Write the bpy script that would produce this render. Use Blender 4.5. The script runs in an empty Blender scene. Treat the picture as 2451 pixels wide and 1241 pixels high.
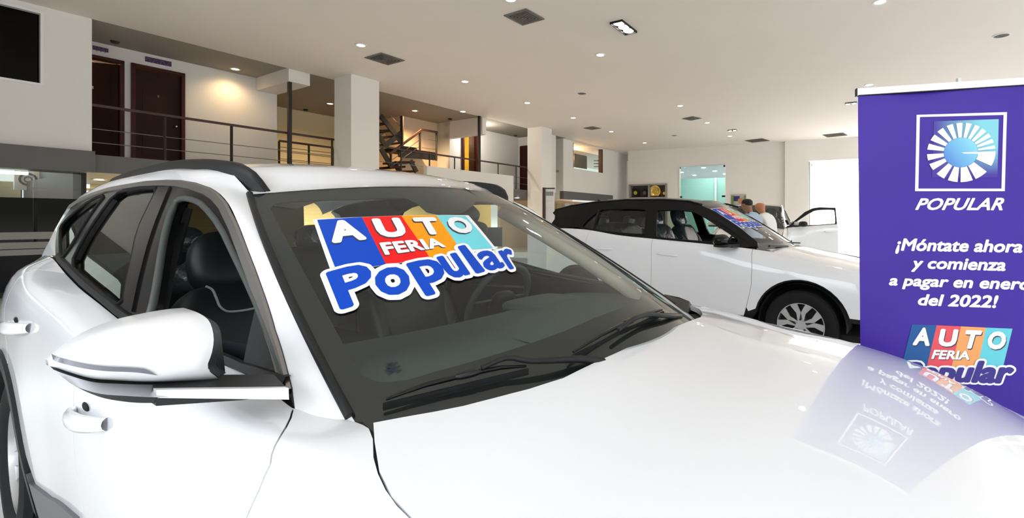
import bpy, bmesh, math, random
from mathutils import Vector, Matrix
from mathutils.geometry import delaunay_2d_cdt

random.seed(7)
scn = bpy.context.scene
COL = scn.collection

# ------------------------------------------------------------------ camera, world, exposure
CX, F, YH, EYE = 1400.0, 1165.0, 527.0, 1.36        # principal point, focal length (px of a 2451 wide frame), horizon row, eye height
cam_d = bpy.data.cameras.new('camera'); cam = bpy.data.objects.new('camera', cam_d); COL.objects.link(cam)
cam.location = (0, 0, EYE); cam.rotation_euler = (math.pi/2, 0, 0)
cam_d.sensor_width = 36.0; cam_d.lens = F/2451*36
cam_d.shift_x = -(CX-1225.5)/2451; cam_d.shift_y = -(620.5-YH)/2451
cam_d.clip_start = 0.05; cam_d.clip_end = 300
scn.camera = cam

world = bpy.data.worlds.new('world'); scn.world = world; world.use_nodes = True
bgn = world.node_tree.nodes['Background']
wt = world.node_tree; wc = wt.nodes.new('ShaderNodeTexCoord'); wsx = wt.nodes.new('ShaderNodeSeparateXYZ'); wr = wt.nodes.new('ShaderNodeValToRGB')
wt.links.new(wc.outputs['Generated'], wsx.inputs[0]); wm = wt.nodes.new('ShaderNodeMath'); wm.operation = 'MULTIPLY_ADD'; wm.inputs[1].default_value = .5; wm.inputs[2].default_value = .5
wt.links.new(wsx.outputs['Z'], wm.inputs[0]); wt.links.new(wm.outputs[0], wr.inputs[0])
cr = wr.color_ramp; cr.elements[0].position = 0.0; cr.elements[0].color = (.30, .29, .27, 1); cr.elements[1].position = 1.0; cr.elements[1].color = (.80, .90, 1.0, 1)
for pos, c in ((.49, (.34, .33, .31, 1)), (.505, (.16, .16, .15, 1)), (.56, (.20, .20, .19, 1)), (.60, (.90, .95, 1.0, 1))):      # pavement, the houses opposite, then hazy sky
    e = cr.elements.new(pos); e.color = c
wt.links.new(wr.outputs[0], bgn.inputs[0]); bgn.inputs[1].default_value = 4.6
scn.view_settings.view_transform = 'Standard'; scn.view_settings.look = 'None'
scn.view_settings.exposure = 0.15; scn.view_settings.gamma = 1.0
try:
    scn.cycles.max_bounces = 10; scn.cycles.transparent_max_bounces = 16; scn.cycles.diffuse_bounces = 5
    scn.cycles.caustics_reflective = False; scn.cycles.caustics_refractive = False
    scn.cycles.use_denoising = True; scn.cycles.sample_clamp_indirect = 6
except Exception: pass

# ------------------------------------------------------------------ room frame: r runs along the long wall, q away from it
AL = math.radians(32.2)
RA = Vector((math.sin(AL), math.cos(AL), 0)); RN = Vector((math.cos(AL), -math.sin(AL), 0))
def RW(r, q, z=0.0): return RA*r + RN*q + Vector((0, 0, z))
def ray(px, py): return Vector(((px-CX)/F, 1.0, -(py-YH)/F))
E0 = Vector((0, 0, EYE))
def onz(px, py, z): d = ray(px, py); return E0 + d*((z-EYE)/d.z)
def onq(px, py, q):
    d = ray(px, py); t = (q - E0.dot(RN))/d.dot(RN); p = E0+d*t
    return p
def onD(px, py, D): return E0 + ray(px, py)*D
def rq(p): return p.dot(RA), p.dot(RN), p.z
def proj(p): return CX+F*p.x/p.y, YH-F*(p.z-EYE)/p.y

# ------------------------------------------------------------------ materials
def mat(name, col, rough=0.5, metal=0.0, coat=0.0, noise=None, spec=None, emit=None, estr=0.0):
    m = bpy.data.materials.new(name); m.use_nodes = True
    b = m.node_tree.nodes['Principled BSDF']
    b.inputs['Base Color'].default_value = (*col, 1); b.inputs['Roughness'].default_value = rough; b.inputs['Metallic'].default_value = metal
    if coat: b.inputs['Coat Weight'].default_value = coat; b.inputs['Coat Roughness'].default_value = 0.0
    if spec is not None: b.inputs['Specular IOR Level'].default_value = spec
    if emit: b.inputs['Emission Color'].default_value = (*emit, 1); b.inputs['Emission Strength'].default_value = estr
    if noise:                                    # (scale, colour variation, bump strength, bump distance)
        nt = m.node_tree; tc = nt.nodes.new('ShaderNodeTexCoord'); n = nt.nodes.new('ShaderNodeTexNoise')
        n.inputs['Scale'].default_value = noise[0]; n.inputs['Detail'].default_value = 4
        nt.links.new(tc.outputs['Object'], n.inputs['Vector'])
        mx = nt.nodes.new('ShaderNodeMix'); mx.data_type = 'RGBA'
        mx.inputs['A'].default_value = (*[c*(1-noise[1]) for c in col], 1); mx.inputs['B'].default_value = (*[min(1, c*(1+noise[1])) for c in col], 1)
        nt.links.new(n.outputs['Fac'], mx.inputs['Factor']); nt.links.new(mx.outputs['Result'], b.inputs['Base Color'])
        if noise[2]:
            bp = nt.nodes.new('ShaderNodeBump'); bp.inputs['Strength'].default_value = noise[2]; bp.inputs['Distance'].default_value = noise[3]
            nt.links.new(n.outputs['Fac'], bp.inputs['Height']); nt.links.new(bp.outputs['Normal'], b.inputs['Normal'])
    return m
def glassmat(name, tint, gloss=1.0):
    m = bpy.data.materials.new(name); m.use_nodes = True; nt = m.node_tree; nt.nodes.clear()
    o = nt.nodes.new('ShaderNodeOutputMaterial'); mx = nt.nodes.new('ShaderNodeMixShader')
    t = nt.nodes.new('ShaderNodeBsdfTransparent'); g = nt.nodes.new('ShaderNodeBsdfGlossy')
    t.inputs[0].default_value = (*tint, 1); g.inputs['Color'].default_value = (1, 1, 1, 1); g.inputs['Roughness'].default_value = 0.0
    lw = nt.nodes.new('ShaderNodeLayerWeight'); lw.inputs['Blend'].default_value = 0.5
    mr = nt.nodes.new('ShaderNodeMath'); mr.operation = 'POWER'; mr.inputs[1].default_value = 5.0
    ma = nt.nodes.new('ShaderNodeMath'); ma.operation = 'MULTIPLY_ADD'; ma.inputs[1].default_value = 0.92*gloss; ma.inputs[2].default_value = 0.045*gloss
    nt.links.new(lw.outputs['Facing'], mr.inputs[0]); nt.links.new(mr.outputs[0], ma.inputs[0])
    nt.links.new(ma.outputs[0], mx.inputs[0]); nt.links.new(t.outputs[0], mx.inputs[1]); nt.links.new(g.outputs[0], mx.inputs[2])
    nt.links.new(mx.outputs[0], o.inputs[0])
    return m
def emat(name, col, s):
    m = bpy.data.materials.new(name); m.use_nodes = True; nt = m.node_tree; nt.nodes.clear()
    o = nt.nodes.new('ShaderNodeOutputMaterial'); e = nt.nodes.new('ShaderNodeEmission')
    e.inputs[0].default_value = (*col, 1); e.inputs[1].default_value = s; nt.links.new(e.outputs[0], o.inputs[0]); return m
M = dict(
    car_white=mat('car_white', (.86, .87, .895), .35, coat=1.0), black_gloss=mat('black_gloss', (.006, .006, .007), .15, spec=.35),
    car_black=mat('car_black', (.003, .003, .003), .25, coat=.35, spec=.1),
    black_plastic=mat('black_plastic', (.012, .012, .013), .45, spec=.3), grey_plastic=mat('grey_plastic', (.10, .10, .105), .45),
    rubber=mat('rubber', (.010, .010, .011), .75, spec=.2), wheel_grip=mat('wheel_grip', (.05, .058, .055), .5), satin=mat('satin_trim', (.30, .29, .28), .25, metal=.9),
    chrome=mat('chrome', (.75, .75, .77), .12, metal=1.0), alloy=mat('alloy_silver', (.62, .63, .65), .28, metal=.85),
    dark=mat('dark_void', (.006, .006, .006), .9), leather=mat('black_leather', (.014, .017, .021), .42, noise=(300, .1, .15, .001)),
    dash=mat('dash_plastic', (.075, .092, .085), .65, noise=(400, .1, .2, .001)), beige=mat('pillar_trim', (.55, .51, .43), .8),
    stitch=mat('seat_piping', (.62, .60, .62), .5), plastic_wrap=mat('plastic_wrap', (.05, .065, .075), .12, coat=1.0, noise=(9, .5, .9, .03)),
    glass=glassmat('windscreen_glass', (.80, .87, .84)), tint=glassmat('privacy_glass', (.50, .54, .50)), pane=glassmat('pane_glass', (.88, .95, .93)),
    frit=mat('frit_black', (.014, .014, .013), .3, spec=.3),
    wall=mat('wall_paint', (.82, .80, .765), .85, noise=(1.2, .02, .05, .002)), ceil=mat('ceiling_paint', (.80, .745, .69), .9, noise=(.8, .025, 0, 0)),
    grey_band=mat('grey_fascia', (.125, .125, .12), .5, noise=(2, .08, 0, 0)), floor=mat('floor_tile', (.74, .73, .71), .18),
    wood=mat('dark_wood', (.030, .008, .004), .55, spec=.2, noise=(3, .4, 0, 0)), woodf=mat('wood_frame', (.05, .007, .005), .5, spec=.3),
    steel=mat('painted_steel', (.028, .023, .02), .45, spec=.3), rail=mat('handrail_wood', (.05, .018, .012), .35), cable=mat('steel_cable', (.20, .19, .18), .35, metal=.6),
    slot=mat('vent_metal', (.16, .145, .13), .5), vdark=mat('vent_dark', (.02, .018, .015), .8), lampring=mat('lamp_ring', (.75, .74, .72), .4),
    white=mat('plain_white', (.85, .85, .85), .5), orange=mat('amber_glow_paint', (.84, .66, .47), .85), yellow=mat('yellow_paint', (.82, .74, .50), .85), gold_paint=mat('gold_paint', (.80, .62, .12), .85), ceil_shade=mat('gallery_ceiling_shaded', (.34, .31, .27), .9),  # orange carries the amber glow on the stair wall in its colour
    curtain=mat('curtain_cloth', (.50, .42, .22), .9), film=glassmat('dark_window_film', (.02, .022, .028), .3), stripe=mat('window_stripe', (.30, .29, .28), .6),
    teal=mat('teal_wall', (.42, .70, .63), .4), deskw=mat('desk_white', (.80, .80, .79), .4), screen=mat('monitor_black', (.012, .016, .026), .3),
    gold=mat('gold_metal', (.75, .52, .14), .25, metal=1.0), shirt=mat('blue_shirt', (.42, .52, .66), .9, noise=(40, .08, 0, 0)), shirtw=mat('white_shirt', (.85, .84, .82), .9),
    skin=mat('brown_skin', (.30, .15, .085), .55), skin2=mat('tan_skin', (.52, .22, .11), .5), hair=mat('black_hair', (.008, .007, .006), .7), trousers=mat('dark_trousers', (.015, .017, .025), .85),
    mask=mat('teal_mask', (.10, .55, .55), .8), sblue=mat('decal_blue', (.0, .06, .50), .4, spec=.2), sred=mat('decal_red', (.82, .008, .008), .4, spec=.2),
    sorange=mat('decal_orange', (.90, .33, .0), .4, spec=.2), steal=mat('decal_teal', (.16, .66, .74), .35), swhite=mat('decal_white', (.88, .88, .90), .35), sblack=mat('decal_shadow', (.03, .03, .05), .5),
    bwhite=mat('print_white', (.90, .90, .92), .5), bnavy=mat('print_navy', (.02, .03, .16), .45), bblue=mat('print_blue', (.0, .09, .30), .45), bred=mat('print_red', (.78, .075, .10), .45),
    borange=mat('print_orange', (.86, .36, .11), .45), bteal=mat('print_teal', (.12, .58, .66), .45), silver=mat('banner_rail', (.75, .75, .73), .4, metal=.2),
    lamp=emat('lamp_disc', (1, .95, .86), 14.0), warm=emat('warm_lamp', (1, .72, .35), 16.0), strip=emat('strip_light', (1, .97, .9), 5.0), day=emat('reflection_pane', (.85, .93, 1.0), 1.6),
    art=mat('dark_print', (.05, .042, .038), .6, noise=(3, .7, 0, 0)), poster=mat('poster_print', (.40, .40, .38), .6, noise=(5, .6, 0, 0)), purple=mat('purple_sign', (.07, .035, .10), .4, noise=(12, .6, 0, 0)),
    brown=mat('brown_wood', (.06, .022, .012), .4), indicator=mat('indicator_lens', (.16, .165, .19), .15, coat=.5),
)

# ------------------------------------------------------------------ object helpers
def link(o, parent=None):
    COL.objects.link(o)
    if parent is not None: o.parent = parent
    return o
def tag(o, label=None, cat=None, group=None, kind=None):
    if label: o['label'] = label
    if cat: o['category'] = cat
    if group: o['group'] = group
    if kind: o['kind'] = kind
    return o
def empty(name, loc=(0, 0, 0), rz=0.0, label=None, cat=None, group=None):
    o = bpy.data.objects.new(name, None); COL.objects.link(o); o.empty_display_size = .1
    o.location = loc; o.rotation_euler = (0, 0, rz); return tag(o, label, cat, group)
def mesh_obj(name, V, Fc, mats, parent=None, smooth=None, midx=None):
    me = bpy.data.meshes.new(name); me.from_pydata([tuple(v) for v in V], [], Fc)
    for m in (mats if isinstance(mats, (list, tuple)) else [mats]): me.materials.append(m)
    if midx: me.polygons.foreach_set('material_index', midx)
    if smooth is not None:
        me.polygons.foreach_set('use_smooth', [True]*len(me.polygons)); me.set_sharp_from_angle(angle=math.radians(smooth))
    me.update(); return link(bpy.data.objects.new(name, me), parent)
class MB:
    """collects shapes for one mesh"""
    def __init__(s): s.V = []; s.F = []; s.I = []
    def add(s, V, Fc, mi=0):
        n = len(s.V); s.V += [Vector(v) for v in V]; s.F += [[i+n for i in f] for f in Fc]; s.I += [mi]*len(Fc); return s
    def box(s, c, size, ax=None, mi=0):
        ax = ax or (Vector((1, 0, 0)), Vector((0, 1, 0)), Vector((0, 0, 1))); c = Vector(c)
        V = [c+ax[0]*(size[0]/2*i)+ax[1]*(size[1]/2*j)+ax[2]*(size[2]/2*k) for i in (-1, 1) for j in (-1, 1) for k in (-1, 1)]
        return s.add(V, [[0, 1, 3, 2], [4, 6, 7, 5], [0, 4, 5, 1], [2, 3, 7, 6], [0, 2, 6, 4], [1, 5, 7, 3]], mi)
    def bar(s, a, b, w, h=None, up=Vector((0, 0, 1)), mi=0):
        a, b = Vector(a), Vector(b); d = (b-a); L = d.length; d.normalize(); up = Vector(up)
        if abs(d.dot(up)) > .98: up = Vector((1, 0, 0)) if abs(d.x) < .9 else Vector((0, 1, 0))
        x = d.cross(up).normalized(); y = x.cross(d); return s.box((a+b)/2, (L, w, h or w), (d, x, y), mi)
    def tube(s, pts, r, n=10, mi=0, closed=False, cap=True):
        pts = [Vector(p) for p in pts]; N = len(pts); R = r if isinstance(r, (list, tuple)) else [r]*N
        base = len(s.V); up = None; rings = []
        for i, p in enumerate(pts):
            d = (pts[(i+1) % N]-pts[i-1]) if closed else (pts[min(i+1, N-1)]-pts[max(i-1, 0)])
            d.normalize()
            if up is None: up = Vector((0, 0, 1)) if abs(d.z) < .9 else Vector((1, 0, 0))
            x = d.cross(up).normalized(); y = x.cross(d).normalized(); up = y
            s.V += [p+(x*math.cos(2*math.pi*k/n)+y*math.sin(2*math.pi*k/n))*R[i] for k in range(n)]
        for i in range(N if closed else N-1):
            for k in range(n):
                a, b = base+i*n, base+((i+1) % N)*n
                s.F.append([a+k, a+(k+1) % n, b+(k+1) % n, b+k]); s.I.append(mi)
        if cap and not closed:
            s.F.append([base+k for k in range(n)][::-1]); s.I.append(mi); s.F.append([base+(N-1)*n+k for k in range(n)]); s.I.append(mi)
        return s
    def lathe(s, prof, c, axis, n=32, mi=0, closed=False):
        """prof: (radius, height along axis)"""
        axis = Vector(axis).normalized(); c = Vector(c)
        x = axis.orthogonal().normalized(); y = axis.cross(x); b = len(s.V); K = len(prof)
        for r, h in prof: s.V += [c+axis*h+(x*math.cos(2*math.pi*k/n)+y*math.sin(2*math.pi*k/n))*r for k in range(n)]
        for i in range(K if closed else K-1):
            for k in range(n):
                p, q2 = b+i*n, b+((i+1) % K)*n
                s.F.append([p+k, p+(k+1) % n, q2+(k+1) % n, q2+k]); s.I.append(mi)
        return s
    def grid(s, P, mi=0, flip=False):
        b = len(s.V); n = len(P[0])
        for row in P: s.V += [Vector(p) for p in row]
        for i in range(len(P)-1):
            for j in range(n-1):
                f = [b+i*n+j, b+i*n+j+1, b+(i+1)*n+j+1, b+(i+1)*n+j]
                s.F.append(f[::-1] if flip else f); s.I.append(mi)
        return s
    def blob(s, c, size, p=3.0, n=20, m=12, ax=None, mi=0, fn=None):
        """superellipsoid, fn may warp the unit coordinates"""
        c = Vector(c); ax = ax or (Vector((1, 0, 0)), Vector((0, 1, 0)), Vector((0, 0, 1))); b = len(s.V); e = 2.0/p
        sg = lambda v: math.copysign(abs(v)**e, v)
        for i in range(m+1):
            th = -math.pi/2+math.pi*i/m
            for j in range(n):
                ph = 2*math.pi*j/n
                u = Vector((sg(math.cos(th))*sg(math.cos(ph)), sg(math.cos(th))*sg(math.sin(ph)), sg(math.sin(th))))
                if fn: u = Vector(fn(u))
                s.V.append(c+ax[0]*(u.x*size[0])+ax[1]*(u.y*size[1])+ax[2]*(u.z*size[2]))
        for i in range(m):
            for j in range(n):
                s.F.append([b+i*n+j, b+i*n+(j+1) % n, b+(i+1)*n+(j+1) % n, b+(i+1)*n+j]); s.I.append(mi)
        return s
    def prism(s, poly, off, mi=0):
        """closed polygon of 3-D points pushed along off"""
        n = len(poly); P = [Vector(p) for p in poly]; off = Vector(off)
        return s.add(P+[p+off for p in P], [list(range(n))[::-1], list(range(n, 2*n))]+[[i, (i+1) % n, (i+1) % n+n, i+n] for i in range(n)], mi)
    def obj(s, name, mats, parent=None, smooth=None):
        o = mesh_obj(name, s.V, s.F, mats, parent, None, s.I)
        bm = bmesh.new(); bm.from_mesh(o.data); bmesh.ops.remove_doubles(bm, verts=bm.verts, dist=1e-6)
        bmesh.ops.recalc_face_normals(bm, faces=bm.faces); bm.to_mesh(o.data); bm.free()
        if smooth is not None:
            o.data.polygons.foreach_set('use_smooth', [True]*len(o.data.polygons)); o.data.set_sharp_from_angle(angle=math.radians(smooth))
        return o
def mirror_obj(o, parent, name=None):
    """the same part on the other side of a car (local y negated)"""
    me = o.data.copy(); me.transform(Matrix.Diagonal((1, -1, 1, 1))); me.flip_normals()
    c = bpy.data.objects.new(name or o.name.split('.')[0], me); return link(c, parent)

# ------------------------------------------------------------------ curve and surface tools
def crv(pts):
    """smooth interpolation of rows (x, v1, v2 ...), x ascending"""
    X = [p[0] for p in pts]; Y = [p[1:] for p in pts]; n = len(X); K = len(Y[0]); T = []
    sl = [[(Y[i+1][k]-Y[i][k])/(X[i+1]-X[i]) for k in range(K)] for i in range(n-1)]
    for i in range(n):
        if i == 0: T.append(sl[0])
        elif i == n-1: T.append(sl[-1])
        else:
            h0, h1 = X[i]-X[i-1], X[i+1]-X[i]; t = []
            for k in range(K):
                a, b = sl[i-1][k], sl[i][k]
                t.append(0.0 if a*b <= 0 else (a*h1+b*h0)/(h0+h1) if min(abs(a), abs(b))*3 > abs((a*h1+b*h0)/(h0+h1)) else math.copysign(3*min(abs(a), abs(b)), a))
            T.append(t)
    def f(x):
        if x <= X[0]: return [Y[0][k]+sl[0][k]*(x-X[0]) for k in range(K)]
        if x >= X[-1]: return [Y[-1][k]+sl[-1][k]*(x-X[-1]) for k in range(K)]
        i = 0
        while x > X[i+1]: i += 1
        h = X[i+1]-X[i]; u = (x-X[i])/h; u2, u3 = u*u, u*u*u
        return [(2*u3-3*u2+1)*Y[i][k]+(u3-2*u2+u)*h*T[i][k]+(-2*u3+3*u2)*Y[i+1][k]+(u3-u2)*h*T[i+1][k] for k in range(K)]
    return f
class Side:
    """lower flank of a car: rows of (y, z) from the belt down, at stations along x; right side has negative y"""
    def __init__(s, st):
        st = sorted(st, key=lambda a: a[0]); s.n = len(st[0][1])
        s.f = crv([(x, *[c for p in rows for c in p]) for x, rows in st])
    def rows(s, X): v = s.f(X); return [(v[2*i], v[2*i+1]) for i in range(s.n)]
    def __call__(s, X, t):
        R = s.rows(X); g = crv([(i, *R[i]) for i in range(s.n)]); y, z = g(max(0, min(1, t))*(s.n-1)); return Vector((X, -y, z))
    def t_of(s, X, z):
        R = s.rows(X); g = crv([(i, *R[i]) for i in range(s.n)]); a, b = 0.0, 1.0
        for _ in range(30):
            m = (a+b)/2
            if g(m*(s.n-1))[1] > z: a = m
            else: b = m
        return (a+b)/2
    def uv(s, X, z): return (X, s.t_of(X, z))
def hit(surf, px, guess, T):
    """surface parameters of the point that the photo shows at px"""
    u, v = guess
    def r(u, v): p = proj(T @ surf(u, v)); return p[0]-px[0], p[1]-px[1]
    for _ in range(40):
        a = r(u, v)
        if abs(a[0])+abs(a[1]) < .05: break
        e = 1e-4; b = r(u+e, v); c = r(u, v+e)
        j = ((b[0]-a[0])/e, (c[0]-a[0])/e, (b[1]-a[1])/e, (c[1]-a[1])/e); D = j[0]*j[3]-j[1]*j[2]
        if abs(D) < 1e-9: break
        du, dv = -(j[3]*a[0]-j[1]*a[1])/D, -(-j[2]*a[0]+j[0]*a[1])/D
        k = min(1, .25/max(abs(du), abs(dv), 1e-9)); u += du*k; v += dv*k
    return (u, v)
def inside(p, poly):
    c = False; n = len(poly)
    for i in range(n):
        a, b = poly[i], poly[i-1]
        if (a[1] > p[1]) != (b[1] > p[1]) and p[0] < (b[0]-a[0])*(p[1]-a[1])/(b[1]-a[1])+a[0]: c = not c
    return c
def dens(poly, step, closed=True):
    out = []; n = len(poly)
    for i in range(n if closed else n-1):
        a, b = poly[i], poly[(i+1) % n]; L = math.hypot((b[0]-a[0])/step[0], (b[1]-a[1])/step[1]); k = max(1, int(math.ceil(L)))
        out += [(a[0]+(b[0]-a[0])*j/k, a[1]+(b[1]-a[1])*j/k) for j in range(k)]
    if not closed: out.append(poly[-1])
    return out
def rnd(poly, keep=(), it=2):
    """corner cutting so traced outlines read as curves"""
    for _ in range(it):
        o = []; n = len(poly)
        for i in range(n):
            a, b = poly[i], poly[(i+1) % n]
            o += [(a[0]*.75+b[0]*.25, a[1]*.75+b[1]*.25), (a[0]*.25+b[0]*.75, a[1]*.25+b[1]*.75)]
        poly = o
    return poly
def inset(poly, d):
    n = len(poly); A = sum(poly[i-1][0]*poly[i][1]-poly[i][0]*poly[i-1][1] for i in range(n)); s = 1 if A > 0 else -1; o = []
    for i in range(n):
        p, a, b = poly[i], poly[i-1], poly[(i+1) % n]
        n1 = Vector((-(p[1]-a[1]), p[0]-a[0])); n2 = Vector((-(b[1]-p[1]), b[0]-p[0]))
        if n1.length > 1e-9: n1.normalize()
        if n2.length > 1e-9: n2.normalize()
        m = n1+n2; L = m.length
        if L < 1e-6: o.append(p); continue
        m /= L; k = d*s/max(.35, m.dot(n1)); o.append((p[0]+m.x*k, p[1]+m.y*k))
    return o
def panel_data(surf, outer, holes=(), step=(.06, .06), th=.012, hint=Vector((0, -1, .3)), off=0.0, solid=True):
    outer = dens(outer, step); holes = [dens(h, step) for h in holes]; pts = list(outer); edges = [(i, (i+1) % len(outer)) for i in range(len(outer))]; nb = len(outer)
    for h in holes:
        b = len(pts); pts += h; edges += [(b+i, b+(i+1) % len(h)) for i in range(len(h))]
    nb = len(pts); x0, x1 = min(p[0] for p in outer), max(p[0] for p in outer); y0, y1 = min(p[1] for p in outer), max(p[1] for p in outer)
    nx, ny = int((x1-x0)/step[0])+1, int((y1-y0)/step[1])+1; bnd = pts[:nb]
    for i in range(nx+1):
        for j in range(ny+1):
            p = (x0+(i+.5*(j % 2))*step[0], y0+(j+.37)*step[1])
            if inside(p, outer) and not any(inside(p, h) for h in holes):
                if min(math.hypot((p[0]-q[0])/step[0], (p[1]-q[1])/step[1]) for q in bnd) > .55: pts.append(p)
    sc = step[0]/step[1]
    r = delaunay_2d_cdt([Vector((p[0], p[1]*sc)) for p in pts], edges, [], 0, 1e-7)
    V2 = [(v.x, v.y/sc) for v in r[0]]; FF = []
    for f in r[2]:
        c = (sum(V2[i][0] for i in f)/len(f), sum(V2[i][1] for i in f)/len(f))
        if inside(c, outer) and not any(inside(c, h) for h in holes): FF.append(list(f))
    P = []; Nn = []
    for u, v in V2:
        e = 2e-3; a, b = surf(u+e, v)-surf(u-e, v), surf(u, v+e)-surf(u, v-e); n = a.cross(b)
        if n.length < 1e-12: n = hint.copy()
        n.normalize()
        if n.dot(hint) < 0: n = -n
        P.append(surf(u, v)+n*off); Nn.append(n)
    # orient faces outward
    for f in FF:
        n = (P[f[1]]-P[f[0]]).cross(P[f[2]]-P[f[0]])
        if n.dot(Nn[f[0]]) < 0: f.reverse()
    if not solid: return P, FF
    n0 = len(P); cnt = {}
    for f in FF:
        for i in range(len(f)):
            k = (f[i], f[(i+1) % len(f)]); cnt[k] = cnt.get(k, 0)+1
    rim = [k for k in cnt if (k[1], k[0]) not in cnt]
    P2 = P+[P[i]-Nn[i]*th for i in range(n0)]
    return P2, FF+[[i+n0 for i in f][::-1] for f in FF]+[[b, a, a+n0, b+n0] for a, b in rim]
def panel(name, surf, outer, m, parent, holes=(), **k):
    V, Fc = panel_data(surf, outer, holes, **k); return mesh_obj(name, V, Fc, m, parent, 35)
def both(o, parent, name=None): return o, mirror_obj(o, parent, name)
def lerp(a, b, t): return a+(b-a)*t
def arc(cx, cz, r, a0, a1, n=14): return [(cx+r*math.cos(math.radians(a0+(a1-a0)*i/n)), cz+r*math.sin(math.radians(a0+(a1-a0)*i/n))) for i in range(n+1)]
def resample(P, n):
    P = [Vector(p) for p in P]; L = [0]
    for i in range(1, len(P)): L.append(L[-1]+(P[i]-P[i-1]).length)
    f = crv([(L[i], *P[i]) for i in range(len(P))]); return [Vector(f(L[-1]*i/(n-1))) for i in range(n)]

# ------------------------------------------------------------------ lettering
def text2d(s, bold=0.0, shear=0.0, space=1.0):
    """flat outline of a word: triangles, with (x0, x1) ink limits"""
    c = bpy.data.curves.new('lettering', 'FONT'); c.body = s; c.size = 1.0; c.shear = shear; c.resolution_u = 3; c.space_character = space
    o = bpy.data.objects.new('lettering', c); COL.objects.link(o)
    dg = bpy.context.evaluated_depsgraph_get(); me = bpy.data.meshes.new_from_object(o.evaluated_get(dg))
    V = [(v.co.x, v.co.y, 0) for v in me.vertices]; Fc = [list(p.vertices) for p in me.polygons]
    bpy.data.objects.remove(o); bpy.data.curves.remove(c); bpy.data.meshes.remove(me)
    if bold:                                      # heavier strokes with rounded corners
        V0, F0 = V, Fc; V, Fc = list(V0), list(F0)
        for rr in ([bold] if bold < .07 else [bold*.5, bold]):
            nk = 14 if bold < .07 else 36
            for k in range(nk):
                n = len(V); dx, dy = rr*math.cos(k*2*math.pi/nk), rr*math.sin(k*2*math.pi/nk)
                lay = len(V)//len(V0); V += [(x+dx, y+dy, lay) for x, y, _ in V0]; Fc += [[i+n for i in f] for f in F0]
    x0, x1 = min(v[0] for v in V), max(v[0] for v in V); y0, y1 = min(v[1] for v in V), max(v[1] for v in V)
    return V, Fc, (x0, x1, y0, y1)
def bil(q, a, b):
    """point of quad q = [TL, TR, BR, BL] at a across, b up"""
    n = len(q[0]); return tuple((q[3][k]*(1-a)+q[2][k]*a)*(1-b)+(q[0][k]*(1-a)+q[1][k]*a)*b for k in range(n))

# ------------------------------------------------------------------ the showroom
ZC, ZS, QE = 5.178, 2.606, -12.84         # ceiling, mezzanine floor, plane of the mezzanine edge
UP = Vector((0, 0, 1))
def struct(name, mb, m, label=None, cat='structure', smooth=None):
    o = mb.obj(name, m, None, smooth); o['kind'] = 'structure'; o['category'] = cat
    if label: o['label'] = label
    return o
def rbox_(mb, r0, r1, q0, q1, z0, z1, mi=0):
    return mb.box(RW((r0+r1)/2, (q0+q1)/2, (z0+z1)/2), (abs(r1-r0), abs(q1-q0), abs(z1-z0)), (RA, RN, UP), mi)
def holed(mb, org, ux, L, z0, z1, th, nrm, holes, mi=0):
    """upright wall from org along ux with rectangular holes (a0, a1, z0, z1)"""
    xs = sorted({0, L, *[h[0] for h in holes], *[h[1] for h in holes]}); zs = sorted({z0, z1, *[h[2] for h in holes], *[h[3] for h in holes]})
    xs = [x for x in xs if 0 <= x <= L]; zs = [z for z in zs if z0 <= z <= z1]
    for i in range(len(xs)-1):
        j = 0
        while j < len(zs)-1:
            cx = (xs[i]+xs[i+1])/2; k = j
            free = lambda j: not any(h[0] < cx < h[1] and h[2] < (zs[j]+zs[j+1])/2 < h[3] for h in holes)
            if not free(j): j += 1; continue
            while k+1 < len(zs)-1 and free(k+1): k += 1
            c = Vector(org)+ux*cx+nrm*(-th/2); c.z = (zs[j]+zs[k+1])/2
            mb.box(c, (xs[i+1]-xs[i], th, zs[k+1]-zs[j]), (ux, nrm, UP), mi); j = k+1
    return mb

mb = MB(); rbox_(mb, -14, 44, -20, 16, -.12, 0); struct('floor', mb, M['floor'], 'pale polished tile floor of the showroom', 'floor')
mb = MB(); rbox_(mb, -3.9, 34, QE, 10.5, ZC, ZC+.25); struct('ceiling', mb, M['ceil'], 'wide flat cream ceiling over the showroom cars', 'ceiling')
mb = MB(); rbox_(mb, -9.5, 34, -19, QE, ZC+.03, ZC+.25); struct('ceiling_mezzanine', mb, M['ceil_shade'], 'flat ceiling over the upper gallery, its dimness painted in', 'ceiling')  # the gallery's weaker light is put into this darker ceiling colour

# left block: the projecting white wall with the dark window, its grey band, and the shop window below
p = onq(96, 200, QE); wr1 = p.dot(RA); wz0 = p.z
bR = onq(220, 300, QE).dot(RA); WB0 = onq(100, 355, QE).z
mb = MB(); holed(mb, RW(-9.5, QE), RA, bR+9.5, WB0, ZC, .22, RN, [(wr1-2.4+9.5, wr1+9.5, wz0, ZC-.14)])
rbox_(mb, bR-.22, bR, -14.5, QE-.22, WB0, ZC); struct('wall_left', mb, M['wall'], 'white upper wall block with a dark window above the grey band', 'wall')
w = MB(); holed(w, RW(wr1-2.46, QE+.03), RA, 2.50, wz0-.045, ZC-.10, .10, RN, [(.06, 2.46, wz0, ZC-.14)])
wf = struct('window_1', w, M['white'], 'dark upper office window in the white wall, upper left corner', 'window')
w = MB(); rbox_(w, wr1-2.4, wr1, QE-.1, QE-.08, wz0, ZC-.14); w.obj('pane', M['film'], wf)
w = MB(); rbox_(w, wr1-2.4, wr1, QE-1.6, QE-1.55, wz0, ZC-.14); w.obj('dark_backing', M['dark'], wf)  # plain black sheet set behind the pane

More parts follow.
